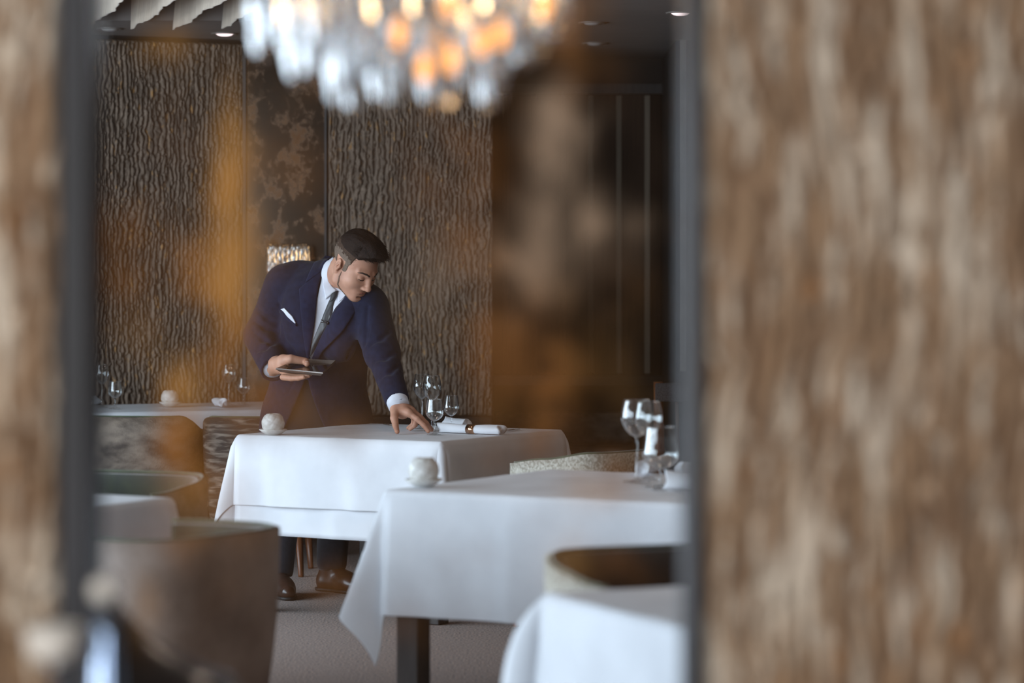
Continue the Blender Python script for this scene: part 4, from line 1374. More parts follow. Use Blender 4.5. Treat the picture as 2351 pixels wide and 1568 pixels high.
def grad(f, p, e=0.0015):
    g = np.stack([f(p + np.eye(3)[i] * e) - f(p - np.eye(3)[i] * e) for i in range(3)], -1)
    return g / np.maximum(np.linalg.norm(g, axis=-1, keepdims=True), 1e-9)


def trace(f, px, py, d0=12.9, d1=14.7):
    """first surface point met by the sight lines through the given pixels"""
    px, py = np.asarray(px, float), np.asarray(py, float)
    dr = np.stack([(px - CXP) / F, np.ones_like(px), (YH - py) / F], -1)
    o = np.array([0, 0, HC])
    t = np.full(px.shape, d0)
    for _ in range(120):
        dd = f((o + dr * t[..., None]).reshape(-1, 3)).reshape(px.shape)
        t = np.minimum(t + np.maximum(dd, -0.01) * 0.6, d1)
    return o + dr * t[..., None]


def resample(pl, n):
    pl = np.array(pl, float)
    # centripetal-ish smoothing: Catmull-Rom through the points
    s = np.concatenate([[0], np.cumsum(np.linalg.norm(np.diff(pl, axis=0), axis=1))])
    q = np.linspace(0, s[-1], n)
    return np.stack([np.interp(q, s, pl[:, 0]), np.interp(q, s, pl[:, 1])], -1)


def strip(name, f, A, Bp, off, thick, material, parent, n=26, m=9, bulge=0.0):
    """a cloth piece lying on the surface f between two outlines, `off` above it"""
    a, b = resample(A, n), resample(Bp, n)
    w = np.linspace(0, 1, m)
    pts = a[:, None, :] * (1 - w)[None, :, None] + b[:, None, :] * w[None, :, None]
    s = trace(f, pts[..., 0], pts[..., 1])
    # even out depth jumps
    dep = s[..., 1].copy()
    for _ in range(3):
        dep[1:-1] = (dep[:-2] + 2 * dep[1:-1] + dep[2:]) / 4
        dep[:, 1:-1] = (dep[:, :-2] + 2 * dep[:, 1:-1] + dep[:, 2:]) / 4
    k = (dep / s[..., 1])[..., None]
    s = np.array([0, 0, HC]) + (s - np.array([0, 0, HC])) * k
    nr = grad(f, s.reshape(-1, 3)).reshape(s.shape)
    up = off + bulge * np.sin(np.pi * w)[None, :]
    top = s + nr * (up + thick)[..., None]
    bot = s + nr * (up - 0.004)[..., None]
    vs = np.concatenate([top.reshape(-1, 3), bot.reshape(-1, 3)])
    N_ = n * m
    fs = []
    for i in range(n - 1):
        for j in range(m - 1):
            q = (i * m + j, (i + 1) * m + j, (i + 1) * m + j + 1, i * m + j + 1)
            fs.append(q)
            fs.append(tuple(N_ + x for x in q[::-1]))
    loop = [j for j in range(m)] + [i * m + m - 1 for i in range(1, n)] + [(n - 1) * m + j for j in range(m - 2, -1, -1)] + [i * m for i in range(n - 2, 0, -1)]
    for x, y in zip(loop, loop[1:] + loop[:1]):
        fs.append((x, y, N_ + y, N_ + x))
    return mesh_obj(name, vs, fs, material, None), parent


# ------------------------------------------------------------------ the waiter
PP = lambda x, y, d: np.array(P(x, y, d))
man = thing('person', 'waiter in a navy suit and dark tie leaning over a table, holding a black tray', 'person', tuple(P(710, 1360, 13.95))[:2] + (0,))
made = []

NB = PP(776, 640, 13.92)
CHS = PP(750, 722, 13.92)
WST = PP(733, 850, 14.02)
HIP = PP(727, 965, 14.10)
RS, LS = PP(652, 655, 14.0), PP(846, 706, 13.74)
RE, RW = PP(601, 772, 14.02), PP(628, 846, 13.80)
LE, LW = PP(878, 812, 13.58), PP(911, 917, 13.36)
FRONT = np.array([0.22, -0.95, -0.25])
FHIP = np.array([0.45, -0.88, 0.0])

torso = [
    ('u', sd_cone(CHS, WST, 0.205, 0.205, FRONT, 0.68), 0),
    ('u', sd_cone(WST, HIP, 0.205, 0.262, FHIP, 0.74), 0.08),
    ('u', sd_cone(HIP, PP(726, 1012, 14.10), 0.262, 0.280, FHIP, 0.74), 0.05),
    ('u', sd_cone(PP(664, 646, 13.98), PP(838, 694, 13.78), 0.070, 0.072), 0.09),
    ('u', sd_cone(PP(690, 622, 13.99), PP(782, 634, 13.95), 0.050, 0.060), 0.06),
    ('u', sd_cone(PP(830, 672, 13.80), PP(795, 640, 13.92), 0.052, 0.060), 0.06),
    ('u', sd_cone(PP(700, 720, 13.85), PP(720, 780, 13.86), 0.08, 0.07), 0.08),
    ('u', sd_cone(PP(800, 740, 13.72), PP(780, 800, 13.78), 0.08, 0.07), 0.08),
]
arms = [
    ('u', sd_cone(RS, RE, 0.094, 0.080), 0.045),
    ('u', sd_cone(RE, RW, 0.082, 0.066), 0.03),
    ('u', sd_cone(LS, LE, 0.096, 0.080), 0.045),
    ('u', sd_cone(LE, LW, 0.078, 0.054), 0.03),
]
rs = random.Random(3)
folds = []
# pressed creases of the sleeves (thin hollows across the arm) and at the waist


def crease(a, b, da, db, r=0.007):
    folds.append((a, b, da, db, r))


base_f = combine(torso + arms)
for (a, b) in (((586, 738), (632, 762)), ((582, 762), (626, 790)), ((590, 712), (636, 744)), ((588, 806), (630, 786)),
               ((852, 790), (896, 760)), ((862, 826), (906, 812)), ((874, 866), (918, 838)), ((648, 772), (690, 830)), ((836, 770), (780, 835)),
               ((642, 700), (652, 800)), ((845, 705), (838, 790))):
    s3 = trace(base_f, [a[0], (a[0] + b[0]) / 2, b[0]], [a[1], (a[1] + b[1]) / 2 + 3, b[1]])
    folds.append(s3)
fold_prims = []
for seam in (((645, 622), (639, 690), (641, 765)), ((870, 692), (853, 735), (844, 785)), ((688, 850), (660, 905), (612, 915))):
    for a, b in zip(seam, seam[1:]):
        s3 = trace(base_f, [a[0], b[0]], [a[1], b[1]])
        if abs(s3[0, 1] - s3[1, 1]) < 0.12:
            fold_prims.append(('s', sd_cone(s3[0], s3[1], 0.0022, 0.0022), 0.007))
for s3 in folds:
    dm = np.median(s3[:, 1])
    s3 = np.array([0, 0, HC]) + (s3 - np.array([0, 0, HC])) * (np.clip(s3[:, 1], dm - .06, dm + .06) / s3[:, 1])[:, None]
    fold_prims.append(('s', sd_cone(s3[0], s3[1], 0.001, 0.0035), 0.024))
    fold_prims.append(('s', sd_cone(s3[1], s3[2], 0.0035, 0.001), 0.024))
# cut-away of the jacket fronts below the button
cut = [('s', sd_cone(PP(704, 905, 13.70), PP(668, 1010, 13.66), 0.012, 0.085), 0.02),
       ('s', sd_cone(PP(706, 900, 13.70), PP(706, 1010, 13.66), 0.012, 0.10), 0.02)]
core = combine(torso + arms + fold_prims)


def jacket_f(p):
    d = core(p)
    n = 0.0035 * vnoise(p[:, 0] * 11, p[:, 1] * 11, p[:, 2] * 6, 5) + 0.0018 * vnoise(p[:, 0] * 30, p[:, 1] * 30, p[:, 2] * 17, 6)
    # open sleeve ends
    d = d + n
    for a, b, r in ((RE, RW, 0.05), (LE, LW, 0.041)):
        ax = (b - a) / np.linalg.norm(b - a)
        e = sd_cone(b - ax * 0.03, b + ax * 0.2, r, r)(p)
        d = np.maximum(d, -e)
        # flat cuff edge
        loc = np.linalg.norm(p - b, axis=-1) < 0.16
        d = np.where(loc & (np.linalg.norm(np.cross(p - a, ax), axis=-1) < 0.1), np.maximum(d, (p - b) @ ax - 0.012), d)
    # the fronts part below the button
    px = CXP + p[:, 0] * F / p[:, 1]
    py = YH - (p[:, 2] - HC) * F / p[:, 1]
    q = np.clip((py - 872) / 125, 0, 1.3)
    xl, xr = 700 - 54 * q ** 1.1, 708 + 44 * q ** 1.3
    wedge = np.maximum(np.maximum(xl - px, px - xr) / 495, (872 - py) / 495)
    wedge = np.maximum(wedge, -((p - HIP) @ (FHIP / np.linalg.norm(FHIP))) + 0.03)
    return np.maximum(d, -wedge)


jv, jq = sdf_mesh(jacket_f, PP(540, 1030, 13.9) + np.array([0, -1.0, 0]), PP(975, 570, 14.0) + np.array([0, 0.6, 0]), 0.0055)
jv = jv[:]
jk = mesh_obj('jacket', jv, jq, M['navy'])
made.append(jk)

# --- body: head, neck, trunk, legs and hands
HS = 1.17
ZK = 0.90               # his face is a little shorter than it is wide
fv = np.array([0.604, -0.506, -0.616]); fv /= np.linalg.norm(fv)
uv = np.array([0.472, -0.396, 0.788]); uv -= fv * (uv @ fv); uv /= np.linalg.norm(uv)
lv = np.cross(uv, fv)
HC0 = PP(813, 610, 13.68)
RB = np.stack([lv, fv, uv], 1)            # head axes as columns


def hp(x, y, z):
    return HC0 + HS * (RB @ np.array([x, y, z if z > 0.02 else 0.02 + (z - 0.02) * ZK]))


def local(fn):
    def g(p):
        q = ((p - HC0) @ RB) / HS
        q[:, 2] = np.where(q[:, 2] < 0.02, 0.02 + (q[:, 2] - 0.02) / ZK, q[:, 2])
        return fn(q) * HS * 0.92
    return g


k = 0.014
rot = lambda ax, a: np.array(Matrix.Rotation(a, 3, ax))
head_prims = [
    ('u', sd_ell((0, -0.014, 0.042), (0.0775, 0.098, 0.082)), 0),
    ('u', sd_ell((0, 0.028, -0.020), (0.064, 0.074, 0.080)), 0.03),
    ('u', sd_cone((0.052, 0.010, -0.072), (0.015, 0.076, -0.096), 0.025, 0.023), 0.03),
    ('u', sd_cone((-0.052, 0.010, -0.072), (-0.015, 0.076, -0.096), 0.025, 0.023), 0.03),
    ('u', sd_cone((0.054, 0.0, -0.04), (0.050, 0.010, -0.072), 0.022, 0.022), 0.03),
    ('u', sd_cone((-0.054, 0.0, -0.04), (-0.050, 0.010, -0.072), 0.022, 0.022), 0.03),
    ('u', sd_ell((0, 0.086, -0.100), (0.022, 0.017, 0.016)), 0.02),
    ('u', sd_ell((0.040, 0.058, -0.030), (0.028, 0.026, 0.026)), 0.03),
    ('u', sd_ell((-0.040, 0.058, -0.030), (0.028, 0.026, 0.026)), 0.03),
    ('u', sd_ell((0, 0.080, -0.066), (0.030, 0.018, 0.024)), 0.02),
    ('s', sd_ell((0.033, 0.106, 0.006), (0.023, 0.020, 0.015)), 0.018),
    ('s', sd_ell((-0.033, 0.106, 0.006), (0.023, 0.020, 0.015)), 0.018),
    ('u', sd_cone((0.014, 0.089, 0.023), (0.046, 0.070, 0.026), 0.011, 0.007), 0.014),
    ('u', sd_cone((-0.014, 0.089, 0.023), (-0.046, 0.070, 0.026), 0.011, 0.007), 0.014),
    ('u', sd_ell((0.032, 0.079, 0.003), (0.0155, 0.013, 0.0125)), 0.006),
    ('u', sd_ell((-0.032, 0.079, 0.003), (0.0155, 0.013, 0.0125)), 0.006),
    ('u', sd_cone((0, 0.092, 0.016), (0, 0.113, -0.028), 0.0085, 0.0105), 0.012),
    ('u', sd_ell((0, 0.114, -0.034), (0.0125, 0.0125, 0.0105)), 0.010),
    ('u', sd_ell((0.0125, 0.103, -0.038), (0.0075, 0.011, 0.0080)), 0.008),
    ('u', sd_ell((-0.0125, 0.103, -0.038), (0.0075, 0.011, 0.0080)), 0.008),
    ('s', sd_ell((0.0065, 0.107, -0.0465), (0.0035, 0.005, 0.003)), 0.003),
    ('s', sd_ell((-0.0065, 0.107, -0.0465), (0.0035, 0.005, 0.003)), 0.003),
    ('u', sd_ell((0, 0.0955, -0.0655), (0.021, 0.0075, 0.0055)), 0.006),
    ('u', sd_ell((0, 0.0945, -0.0775), (0.018, 0.0080, 0.0062)), 0.006),
    ('s', sd_cone((-0.019, 0.0965, -0.0722), (0.019, 0.0965, -0.0722), 0.0014, 0.0014), 0.004),
    ('s', sd_cone((-0.014, 0.104, -0.0718), (0.014, 0.104, -0.0718), 0.0016, 0.0016), 0.005),
    ('s', sd_cone((-0.014, 0.101, -0.088), (0.014, 0.101, -0.088), 0.003, 0.003), 0.010),
    # ears
    ('u', sd_ell((0.081, -0.012, -0.006), (0.009, 0.019, 0.031), rot('Z', math.radians(-22))), 0.006),
    ('u', sd_ell((-0.081, -0.012, -0.006), (0.009, 0.019, 0.031), rot('Z', math.radians(22))), 0.006),
    ('s', sd_ell((0.092, -0.008, 0.002), (0.010, 0.0105, 0.019)), 0.006),
    ('s', sd_ell((-0.092, -0.008, 0.002), (0.010, 0.0105, 0.019)), 0.006),
    ('u', sd_cone((-0.086, -0.003, 0.010), (-0.087, -0.012, -0.012), 0.003, 0.003), 0.004),
    ('u', sd_ell((-0.081, 0.003, -0.006), (0.005, 0.005, 0.007)), 0.004),
    ('u', sd_ell((-0.080, -0.004, -0.034), (0.006, 0.008, 0.009)), 0.006),
]
head_loc = local(combine(head_prims))
NT = hp(0, -0.035, -0.05)
neck = sd_cone(NT, NB + np.array([0.0, 0.0, -0.04]), 0.068, 0.078)


def head_f(p):
    d = head_loc(p)
    e = neck(p)
    kk = 0.02
    h = np.maximum(kk - np.abs(d - e), 0) / kk
    return np.minimum(d, e) - h * h * kk * 0.25


BV, BQ = [], []


def add_part(v, q):
    n = sum(len(x) for x in BV)
    BV.append(v)
    BQ.append(q + n)


c_ = HC0
add_part(*sdf_mesh(head_f, c_ - np.array([0.22, 0.22, 0.27]), c_ + np.array([0.2, 0.26, 0.2]), 0.0021))

# trunk and legs under the clothes (joined to the neck and the wrists)
TZ = TH + 0.004
legR = [PP(684, 960, 14.02), PP(655, 1150, 13.90), PP(640, 1318, 13.84)]
legL = [PP(785, 960, 14.24), PP(772, 1150, 14.16), PP(762, 1300, 14.04)]
trunk = combine([
    ('u', sd_cone(CHS, WST, 0.17, 0.17, FRONT, 0.66), 0),
    ('u', sd_cone(WST, HIP, 0.15, 0.14, FHIP, 0.60), 0.06),
    ('u', sd_cone(RS, LS, 0.055, 0.055), 0.06),
    ('u', sd_cone(CHS, NB, 0.08, 0.066), 0.05),
    ('u', sd_cone(RS, RE, 0.058, 0.047), 0.02), ('u', sd_cone(RE, RW, 0.047, 0.034), 0.02),
    ('u', sd_cone(LS, LE, 0.058, 0.047), 0.02), ('u', sd_cone(LE, LW, 0.047, 0.034), 0.02),
    ('u', sd_cone(HIP, legR[0], 0.10, 0.070), 0.03), ('u', sd_cone(HIP, legL[0], 0.10, 0.070), 0.03),
    ('u', sd_cone(legR[0], legR[1], 0.070, 0.054), 0.02), ('u', sd_cone(legR[1], legR[2], 0.054, 0.040), 0.02),
    ('u', sd_cone(legL[0], legL[1], 0.070, 0.054), 0.02), ('u', sd_cone(legL[1], legL[2], 0.054, 0.040), 0.02),
])
add_part(*sdf_mesh(trunk, PP(560, 1345, 13.7) + np.array([0, -.6, 0]), PP(960, 585, 14.0) + np.array([0, .6, 0]), 0.012))


def finger(pts, r0, r1):
    out = []
    n = len(pts) - 1
    for i in range(n):
        ra = r0 + (r1 - r0) * i / n
        rb = r0 + (r1 - r0) * (i + 1) / n
        out.append(('u', sd_cone(pts[i], pts[i + 1], ra, rb), 0.004 if i else 0.012))
    return out


zt = TH + 0.007


def onT(px, py, r):
    """a fingertip of radius r resting on the cloth at a pixel"""
    d = (HC - zt - r) * F / (py - YH)
    return PP(px, py, d)


LWR = PP(911, 930, 13.36)
KI, KM, KR, KP = PP(938, 948, 13.30), PP(944, 942, 13.335), PP(945, 944, 13.372), PP(938, 946, 13.405)
handL = [('u', sd_cone(PP(911, 915, 13.37), LWR, 0.036, 0.034, np.array([0.3, -1, .2]), 0.75), 0),
         ('u', sd_cone(LWR, PP(924, 944, 13.34), 0.034, 0.036), 0.02)]
for Kp in (KI, KM, KR, KP):
    handL.append(('u', sd_cone(LWR, Kp, 0.026, 0.016), 0.02))
handL += finger([KI, PP(958, 962, 13.285), PP(973, 976, 13.28), onT(983, 989.5, .009)], 0.0145, 0.0095)
handL += finger([KM, PP(964, 957, 13.33), PP(979, 972, 13.325), onT(991, 986.5, .009)], 0.0145, 0.0095)
handL += finger([KR, PP(957, 961, 13.39), PP(953, 976, 13.40), onT(942, 984.5, .009)], 0.0140, 0.0095)
handL += finger([KP, PP(950, 962, 13.43), PP(948, 974, 13.44), onT(937, 982.5, .0085)], 0.0120, 0.0085)
handL += finger([PP(907, 940, 13.32), PP(905, 960, 13.28), PP(908, 976, 13.26), onT(912, 991, .0105)], 0.021, 0.0105)
handL += [('u', sd_cone(PP(907, 940, 13.32), KI, 0.018, 0.013), 0.016)]
fL = combine(handL)
add_part(*sdf_mesh(fL, PP(880, 1003, 13.3) + np.array([0, -.2, 0]), PP(1006, 895, 13.4) + np.array([0, .2, 0]), 0.0019))

# tray corners: near edge, far edge
T0, T1, T2, T3 = PP(634, 852, 13.56), PP(741, 862, 13.46), PP(770, 834, 13.66), PP(690, 830, 13.78)
tu = (T1 - T0) / np.linalg.norm(T1 - T0)
tn = np.cross(tu, (T3 - T0)); tn /= np.linalg.norm(tn)
if tn[2] < 0:
    tn = -tn


def tp(a, b, h=0.0):
    q = T0 * (1 - a) * (1 - b) + T1 * a * (1 - b) + T2 * a * b + T3 * (1 - a) * b
    return q + tn * h


RWR = PP(636, 838, 13.74)
RK = tp(0.10, 0.42, -0.022)
handR = [('u', sd_cone(PP(626, 846, 13.80), RWR, 0.036, 0.036), 0),
         ('u', sd_cone(RWR, PP(650, 830, 13.68), 0.036, 0.030), 0.02),
         ('u', sd_cone(RWR, tp(0.14, 0.45, -0.030), 0.032, 0.020), 0.025),
         ('u', sd_cone(PP(646, 842, 13.68), tp(0.16, 0.2, -0.028), 0.026, 0.016), 0.02)]
# thumb over the rim, lying on the tray
handR += finger([PP(650, 826, 13.68), PP(668, 824, 13.645), tp(0.36, 0.62, 0.022), tp(0.46, 0.50, 0.0165)], 0.024, 0.0125)
# four fingers spread under the tray
for (b, l, r) in ((0.05, 0.56, 0.0125), (0.20, 0.62, 0.013), (0.36, 0.60, 0.013), (0.50, 0.50, 0.012)):
    handR += finger([tp(0.12, b, -0.028), tp(0.30, b, -0.030), tp(0.12 + l * .6, b, -0.026), tp(0.12 + l * .8, b, -0.020)], r + .002, r - .003)
fR = combine(handR)
add_part(*sdf_mesh(fR, PP(610, 895, 13.6) + np.array([0, -.25, 0]), PP(752, 800, 13.7) + np.array([0, .25, 0]), 0.0021))
body = mesh_obj('body', np.concatenate(BV), np.concatenate(BQ), M['skin'])
made.append(body)

# --- nails
for (tip, dirn) in ((tp(0.455, 0.505, 0.0275), tu),):
    m_ = MB()
    m_.lathe([(0.0003, 0.002), (0.005, 0.0016), (0.0075, 0.0)], 14)
    n_ = m_.build('thumbnail', mat('nail', srgb(222, 176, 156), srgb(230, 188, 170), 0.3))
    R_ = np.stack([tu * 1.25, np.cross(tn, tu), tn], 1)
    for v in n_.data.vertices:
        v.co = Vector(tip + R_ @ np.array(v.co))
    made.append(n_)

# --- hair
skull_f = combine(head_prims[:2])


def hair_top(p):
    q = ((p - HC0) @ RB) / HS
    a = sd_ell((0, -0.004, 0.066), (0.079, 0.104, 0.080))(q)
    b = sd_ell((0.0, 0.040, 0.098), (0.062, 0.070, 0.046))(q)
    kk = 0.03
    h = np.maximum(kk - np.abs(a - b), 0) / kk
    d = np.minimum(a, b) - h * h * kk * .25
    # comb lines
    d = d + 0.0012 * vnoise(q[:, 0] * 190, q[:, 1] * 26, q[:, 2] * 60, 3) + 0.003 * vnoise(q[:, 0] * 60, q[:, 1] * 16, q[:, 2] * 26, 2)
    # lower limit: from the forehead hairline, over the temple, falling to the back
    zl = 0.064 + 0.55 * np.clip(q[:, 1] - 0.045, 0, 0.05) + 0.10 * np.minimum(q[:, 1] + 0.02, 0)
    fr_ = sstep(0.035, 0.085, q[:, 1])
    thick = 0.0015 + np.maximum(q[:, 2] - zl, 0) * (0.42 + 1.7 * fr_)
    d = np.maximum(d, skull_f(q) - thick)
    d = np.maximum(d, (zl - q[:, 2]) + 0.004 * vnoise(q[:, 0] * 90, q[:, 1] * 90, None, 12))
    d = np.maximum(d, q[:, 1] - 0.118)
    return d * HS


hv, hq = sdf_mesh(hair_top, c_ - np.array([0.2, 0.2, 0.2]), c_ + np.array([0.22, 0.22, 0.26]), 0.0024)
made.append(mesh_obj('hair', hv, hq, M['hair']))
# loose strands: combed forward on top, clipped short at the edge of the fade
rnd = np.random.RandomState(7)
sb = MB()


def strand(q0, d, L, r):
    pts = []
    q = np.array(q0)
    d = d / np.linalg.norm(d)
    for i in range(4):
        pts.append(tuple(hp(*q)))
        # stay close to the scalp ellipsoid
        q = q + d * L / 3
        e = skull_f(q[None])[0]
        g = grad(skull_f, q[None])[0]
        q = q - g * max(0.0, min(e - 0.022, 0.01)) * 0.5
        d = d + np.array([0, 0, -0.05])
        d = d / np.linalg.norm(d)
    sb.tube(pts, [r, r * .9, r * .7, r * .25], 3, cap=False)


hq_loc = ((hv - HC0) @ RB) / HS
out_ = hair_top(hv + 0)
pick = rnd.choice(len(hv), 2600)
for i in pick:
    q = hq_loc[i]
    if skull_f(q[None])[0] < -0.002:
        continue
    side = np.sign(q[0]) if abs(q[0]) > .02 else 0.0
    d = np.array([0.35 + 0.3 * rnd.randn() * .3, 1.0, 0.30 + 0.25 * rnd.randn()])
    if q[2] < 0.075:
        d = np.array([-side * 0.15, 0.55 + .2 * rnd.randn(), 0.75])
    strand(q, d, 0.018 + 0.014 * rnd.rand(), 0.0009)
cand = rnd.uniform([-.085, -.11, .03], [.085, .05, .085], (9000, 3))
for q in cand:
    e = skull_f(q[None])[0]
    q = q - grad(skull_f, q[None])[0] * e
    zl_ = 0.066 + 0.20 * min(max(q[1] - 0.05, -0.02), 0.05) + 0.10 * min(q[1] + 0.02, 0)
    t_ = (q[2] - (zl_ - 0.030)) / 0.036
    if abs(e) > 0.03 or t_ < 0 or t_ > 1 or rnd.rand() > t_ ** 1.3 * 0.55 or q[1] > 0.045:
        continue
    strand(q, np.array([0, -0.3 + .3 * rnd.randn(), -0.7]), 0.007 + .004 * t_, 0.0008)
o = sb.build('hair', M['hair'])
made.append(o)
he_f = combine(head_prims[:6])


def fade(p, lo=None, thick=0.0018):
    q = ((p - HC0) @ RB) / HS
    d = he_f(q) - thick + 0.0008 * vnoise(q[:, 0] * 260, q[:, 1] * 260, q[:, 2] * 260, 4)
    front = 0.036 + 0.10 * (q[:, 2] - 0.05)
    d = np.maximum(d, q[:, 1] - front)
    low = np.where(q[:, 1] > -0.042, 0.028, -0.035 + 0.0 * q[:, 1])
    sb = (q[:, 1] > 0.010) & (q[:, 1] < 0.030)
    low = np.where(sb, -0.012, low)
    if lo is not None:
        zl_ = 0.064 + 0.10 * np.minimum(q[:, 1] + 0.02, 0)
        low = zl_ + lo + 0.010 * vnoise(q[:, 0] * 150, q[:, 1] * 150, q[:, 2] * 150, 14) - 0.012 * sstep(0.0, 0.03, q[:, 1])
    d = np.maximum(d, low - q[:, 2])
    d = np.maximum(d, q[:, 2] - 0.085)
    return d * HS


hv, hq = sdf_mesh(fade, c_ - np.array([0.2, 0.2, 0.2]), c_ + np.array([0.22, 0.22, 0.26]), 0.0024)
o = mesh_obj('hair', hv, hq, M['stubble'])
o['label'] = 'short clipped hair at the sides'
made.append(o)
hv, hq = sdf_mesh(lambda p: fade(p, -0.011, 0.0030), c_ - np.array([0.2, 0.2, 0.2]), c_ + np.array([0.22, 0.22, 0.26]), 0.0024)
made.append(mesh_obj('hair', hv, hq, M['stubble_dark']))


def on_head(x, y, z, off=0.0):
    """the skin point under a head-space point"""
    p = hp(x, y, z)[None]
    for _ in range(30):
        p = p - grad(head_f, p) * head_f(p)[:, None] * 0.8
    return (p + grad(head_f, p) * off)[0]


def hair_line(name, pts, rads, material, off=0.0):
    q = []
    for i in range(len(pts) - 1):
        for t in np.linspace(0, 1, 5, endpoint=False):
            q.append(on_head(*(np.array(pts[i]) * (1 - t) + np.array(pts[i + 1]) * t), off))
    q.append(on_head(*pts[-1], off))
    rr = list(np.interp(np.linspace(0, 1, len(q)), np.linspace(0, 1, len(rads)), rads))
    made.append(MB().tube([tuple(x) for x in q], rr, 8).build(name, material))


for s_ in (-1, 1):
    hair_line('beard', [(s_ * .074, .016, -.020), (s_ * .072, .018, -.045), (s_ * .066, .024, -.075), (s_ * .050, .050, -.100), (s_ * .028, .080, -.116), (0, .095, -.120)], [0.004, 0.0052, 0.0054, 0.0056, 0.0056, 0.0056], M['beard'], -0.0034)
    hair_line('eyebrow', [(s_ * .013, .10, .024), (s_ * .028, .098, .030), (s_ * .044, .085, .029), (s_ * .054, .07, .022)], [0.0040, 0.0046, 0.0038, 0.0015], M['brow'], -0.0012)
    hair_line('eyelash', [(s_ * .018, .09, -.001), (s_ * .026, .095, -.0055), (s_ * .036, .094, -.0065), (s_ * .047, .083, -.002)], [0.0012, 0.0020, 0.0022, 0.0012], M['brow'], 0.0002)
hair_line('lip', [(-.019, .10, -.0655), (-.007, .105, -.0640), (0, .106, -.0655), (.007, .105, -.0640), (.019, .10, -.0655)], [0.0012, 0.0030, 0.0028, 0.0030, 0.0012], M['lip'], -0.0014)
hair_line('lip', [(-.017, .10, -.0785), (0, .106, -.0800), (.017, .10, -.0785)], [0.0012, 0.0042, 0.0012], M['lip'], -0.0026)

# --- shirt, collar, tie, lapels
band = sd_cone(NB + (NT - NB) * 0.02 + np.array([0, 0, -0.05]), NB + (NT - NB) * 0.42, 0.092, 0.079)
front_f = combine(torso + [('u', band, 0.02)])
sh = []
nbv, nbq = sdf_mesh(lambda p: np.maximum(np.maximum(np.abs(band(p)) - 0.004, (p - (NB + (NT - NB) * 0.34)) @ ((NT - NB) / np.linalg.norm(NT - NB))), NB[2] - 0.10 - p[:, 2]),
                    NB - 0.2, NB + 0.2, 0.003)
shirt_o, _ = strip('shirt', front_f, [(762, 612), (742, 630), (728, 690), (720, 751), (711, 828)], [(806, 664), (800, 686), (775, 713), (754, 757), (716, 830)], 0.004, 0.002, M['shirt'], man)
made.append(shirt_o)
o = mesh_obj('collar', nbv, nbq, M['shirt'])
made.append(o)
o, _ = strip('collar', front_f, [(766, 594), (748, 610), (741, 636), (743, 660), (749, 687)], [(771, 600), (757, 618), (757, 645), (764, 660), (774, 668)], 0.011, 0.003, M['shirt'], man, bulge=0.002)
made.append(o)
o, _ = strip('collar', front_f, [(776, 672), (778, 684), (782, 697)], [(804, 667), (798, 678), (789, 690)], 0.011, 0.003, M['shirt'], man)
made.append(o)
tie, _ = strip('tie', front_f, [(765, 676), (762, 682), (756, 694), (744, 720), (727, 760), (716, 792), (712, 815)], [(778, 671), (777, 680), (771, 692), (768, 714), (758, 745), (737, 779), (716, 812)], 0.010, 0.004, M['tie'], man, bulge=0.005)
made.append(tie)
kn, _ = strip('tie_knot', front_f, [(763, 676), (761, 684), (760, 694)], [(779, 670), (777, 682), (771, 693)], 0.014, 0.006, M['tie'], man, n=10, bulge=0.006)
cl_, _ = strip('tie_clip', front_f, [(738, 733), (737, 739)], [(764, 740), (763, 745)], 0.022, 0.003, M['black_gloss'], man, n=4)
for sub in (kn, cl_):
    sub.parent = tie
LOFF = 0.010
o, _ = strip('lapel', front_f, [(741, 628), (732, 655), (727, 690), (721, 751), (714, 800), (712, 834)], [(712, 646), (689, 667), (691, 705), (696, 755), (703, 800), (708, 834)], LOFF, 0.004, M['navy_lapel'], man, n=34, m=12, bulge=0.004)
made.append(o)
o, _ = strip('lapel', front_f, [(768, 592), (752, 606), (741, 628)], [(746, 588), (722, 610), (703, 654)], LOFF + .002, 0.005, M['navy_lapel'], man, n=20, bulge=0.004)
o.name = 'jacket_collar'
made.append(o)
o, _ = strip('lapel', front_f, [(803, 676), (788, 697), (774, 713), (755, 754), (724, 803), (711, 833)], [(813, 684), (821, 700), (813, 720), (789, 757), (753, 798), (717, 836)], LOFF + .002, 0.004, M['navy_lapel'], man, n=34, m=12, bulge=0.004)
made.append(o)
o, _ = strip('lapel', front_f, [(808, 668), (801, 678)], [(826, 676), (816, 690)], LOFF + .003, 0.005, M['navy_lapel'], man, n=10)
o.name = 'jacket_collar'
made.append(o)
o, _ = strip('pocket_square', base_f, [(647, 710), (654, 716), (662, 727), (679, 742)], [(655, 708), (662, 716), (672, 726), (680, 741)], 0.004, 0.003, M['shirt'], man, n=16)
made.append(o)
o, _ = strip('pocket_welt', base_f, [(642, 712), (660, 728), (682, 744)], [(644, 718), (660, 734), (681, 749)], 0.002, 0.003, M['navy_lapel'], man, n=12)
made.append(o)
o, _ = strip('jacket_button', base_f, [(708, 832), (707, 838)], [(716, 832), (716, 838)], 0.012, 0.004, M['black_gloss'], man, n=5, m=5)
made.append(o)

# --- cuffs
for (a, b, ra, rb, nm, ln) in ((LE, LW, 0.050, 0.047, 'cuff', 0.045), (RE, RW, 0.052, 0.049, 'cuff', 0.004)):
    ax = (b - a) / np.linalg.norm(b - a)
    pts = [b - ax * 0.03, b + ax * 0.0, b + ax * ln, b + ax * (ln + .002), b + ax * (ln - .004), b - ax * .02]
    made.append(MB().tube([tuple(p) for p in pts], [ra, ra, rb, rb - .003, rb - .005, rb - .006], 30, cap=False).build(nm, M['shirt']))

